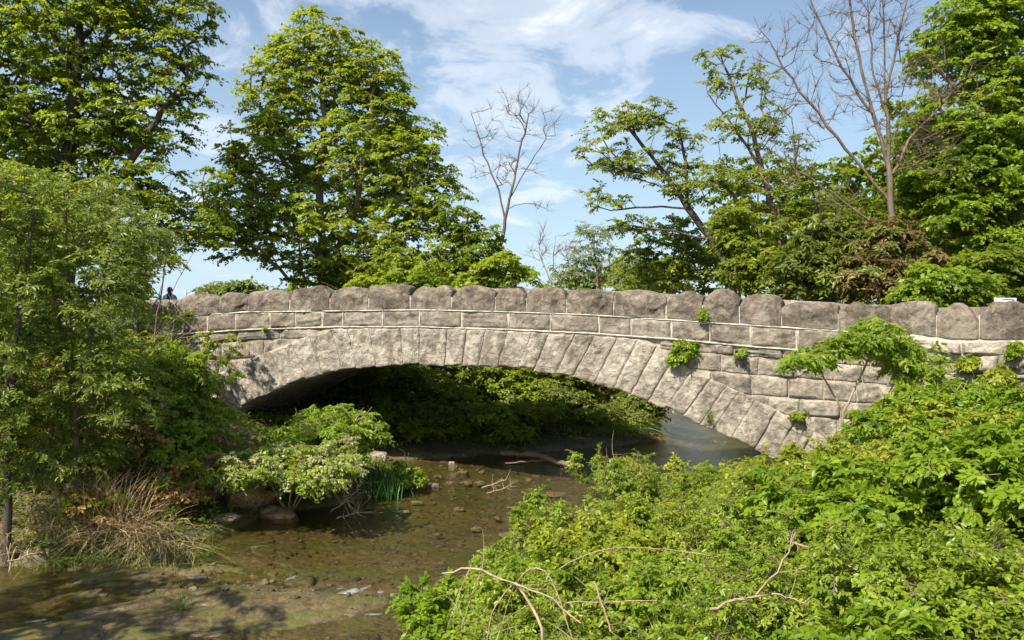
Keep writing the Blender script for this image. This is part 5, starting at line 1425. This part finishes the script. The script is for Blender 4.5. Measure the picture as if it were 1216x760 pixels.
def person():
    k = .028
    d = 28.0
    x0 = (201.5 - 608) * k
    zg = gz(x0, d)
    top = (380 - 340.5) * k
    Hh = top - zg
    root = empty('person', (x0, d, zg), 'person in a light blue and dark top standing behind the left end of the parapet', 'person')
    s = Hh / 1.75
    # joints (x right, z up), facing the camera
    J_ = [(0, 0, .95), (0, .0, 1.12), (0, .0, 1.32), (0, 0, 1.46), (0, -.01, 1.52), (0, -.01, 1.64),
          (-.10, 0, .90), (-.11, -.01, .50), (-.115, .02, .08), (-.12, -.13, .035), (.10, 0, .90), (.11, -.01, .50), (.115, .02, .08), (.12, -.13, .035),
          (-.19, 0, 1.40), (-.25, .01, 1.13), (-.22, -.12, .92), (-.21, -.15, .84), (.19, 0, 1.40), (.25, .01, 1.13), (.22, -.12, .92), (.21, -.15, .84), (0, -.005, 1.70)]
    E = [(0, 1), (1, 2), (2, 3), (3, 4), (4, 5), (5, 22), (0, 6), (6, 7), (7, 8), (8, 9), (0, 10), (10, 11), (11, 12), (12, 13), (3, 14), (14, 15), (15, 16), (16, 17), (3, 18), (18, 19), (19, 20), (20, 21)]
    R_ = [(.16, .11), (.14, .10), (.16, .11), (.12, .09), .055, .085, .095, .065, .045, .035, .095, .065, .045, .035, .065, .048, .035, .03, .065, .048, .035, .03, .07]
    me = bpy.data.meshes.new('body')
    me.from_pydata([(x * s, y * s, z * s) for x, y, z in J_], E, [])
    o = bpy.data.objects.new('body', me); COL.objects.link(o)
    o.parent = root
    md = o.modifiers.new('skin', 'SKIN'); md.use_smooth_shade = True
    lay = me.skin_vertices[0].data if len(me.skin_vertices) else None
    if lay is not None:
        for i, rr_ in enumerate(R_):
            lay[i].radius = tuple(v * s for v in (rr_ if isinstance(rr_, tuple) else (rr_, rr_)))
        lay[0].use_root = True
    sb_ = o.modifiers.new('sub', 'SUBSURF'); sb_.levels = 2; sb_.render_levels = 2
    m, t = new_mat('clothed_body')
    oc = t.n('ShaderNodeTexCoord').outputs['Object']
    sp = t.n('ShaderNodeSeparateXYZ', {0: oc})
    z = t.math('DIVIDE', sp.outputs[2], 1.8 * s)
    ax_ = t.math('ABSOLUTE', t.math('DIVIDE', sp.outputs[0], s))
    chest = t.ramp(ax_, [(0, (.02, .03, .05)), (.07, (.38, .55, .85))], 'CONSTANT')
    shirt = t.ramp(z, [(0, (.03, .03, .04)), (.52, (.03, .04, .07)), (.55, (0, 0, 0)), (.835, (.12, .07, .05))], 'CONSTANT')
    ism = t.ramp(z, [(0, (0,) * 3), (.54, (1,) * 3), (.83, (0,) * 3)], 'CONSTANT')
    c = t.mix(ism, shirt, chest)
    t.n('ShaderNodeOutputMaterial', {0: t.n('ShaderNodeBsdfPrincipled', {'Base Color': c, 'Roughness': .8}).outputs[0]})
    me.materials.append(m)
    # hair cap
    nu, nv = 24, 12
    U, Vv = np.meshgrid(np.linspace(0, 2 * PI, nu, endpoint=False), np.linspace(.01, 1.75, nv))
    P = np.stack([np.cos(U) * np.sin(Vv) * .092, np.sin(U) * np.sin(Vv) * .105 + .012, np.cos(Vv) * .105], -1)
    P[..., 1] = np.where((P[..., 1] < 0) & (P[..., 2] < .045), P[..., 1] * .75 + .01, P[..., 1])
    P = P * s + np.array([x0, d, zg + 1.645 * s])
    I = np.arange(nu * nv).reshape(nv, nu); Jn = np.roll(I, -1, 1)
    F = np.stack([I[:-1], I[1:], Jn[1:], Jn[:-1]], -1).reshape(-1, 4)
    build('hair', P.reshape(-1, 3), [F, I[0][None, :]], M['signd'], root, smoothed=True)
    # nose, eyes and ears so the head reads as a head
    A_ = Acc()
    V, F = boxv(-.012, .012, -.115, -.08, -.03, .01); V = V * s + np.array([x0, d, zg + 1.62 * s]); A_.add(V, F)
    for sx in (-1, 1):
        V, F = boxv(.083 * sx - .008, .083 * sx + .008, -.015, .02, -.03, .03); V = V * s + np.array([x0, d, zg + 1.62 * s]); A_.add(V, F)
    A_.done('face_features', M['skin'], root)
M['skin'] = plain_mat('skin', (.12, .07, .05), .6, .1)
person()

# ------------------------------------------------------------------ trees standing left of the view that shade the left bank
for i, (x, y, h, lb) in enumerate([(-9.3, 4.7, 7.5, 'tall tree on the near left bank just outside the view')]):
    b = np.array([x, y, -3.0])
    plant('bank_tree', lb, 'tree', b, [[b, b + np.array([.2, 0, 3]), b + np.array([0, .2, h])], [b + np.array([.2, 0, 3]), b + np.array([1.4, .8, h * .8])]],
          [(b + np.array([0, 0, h * .8]), (2.6, 2.6, 2.2)), (b + np.array([1.6, .6, h * .65]), (2.2, 2.2, 1.4)), (b + np.array([2.2, 0, h * .5]), (1.6, 1.8, .9))],
          170, .5, 7, .13, .10, M['deep'], M['bark_brown'], rb=.2, seed=801)
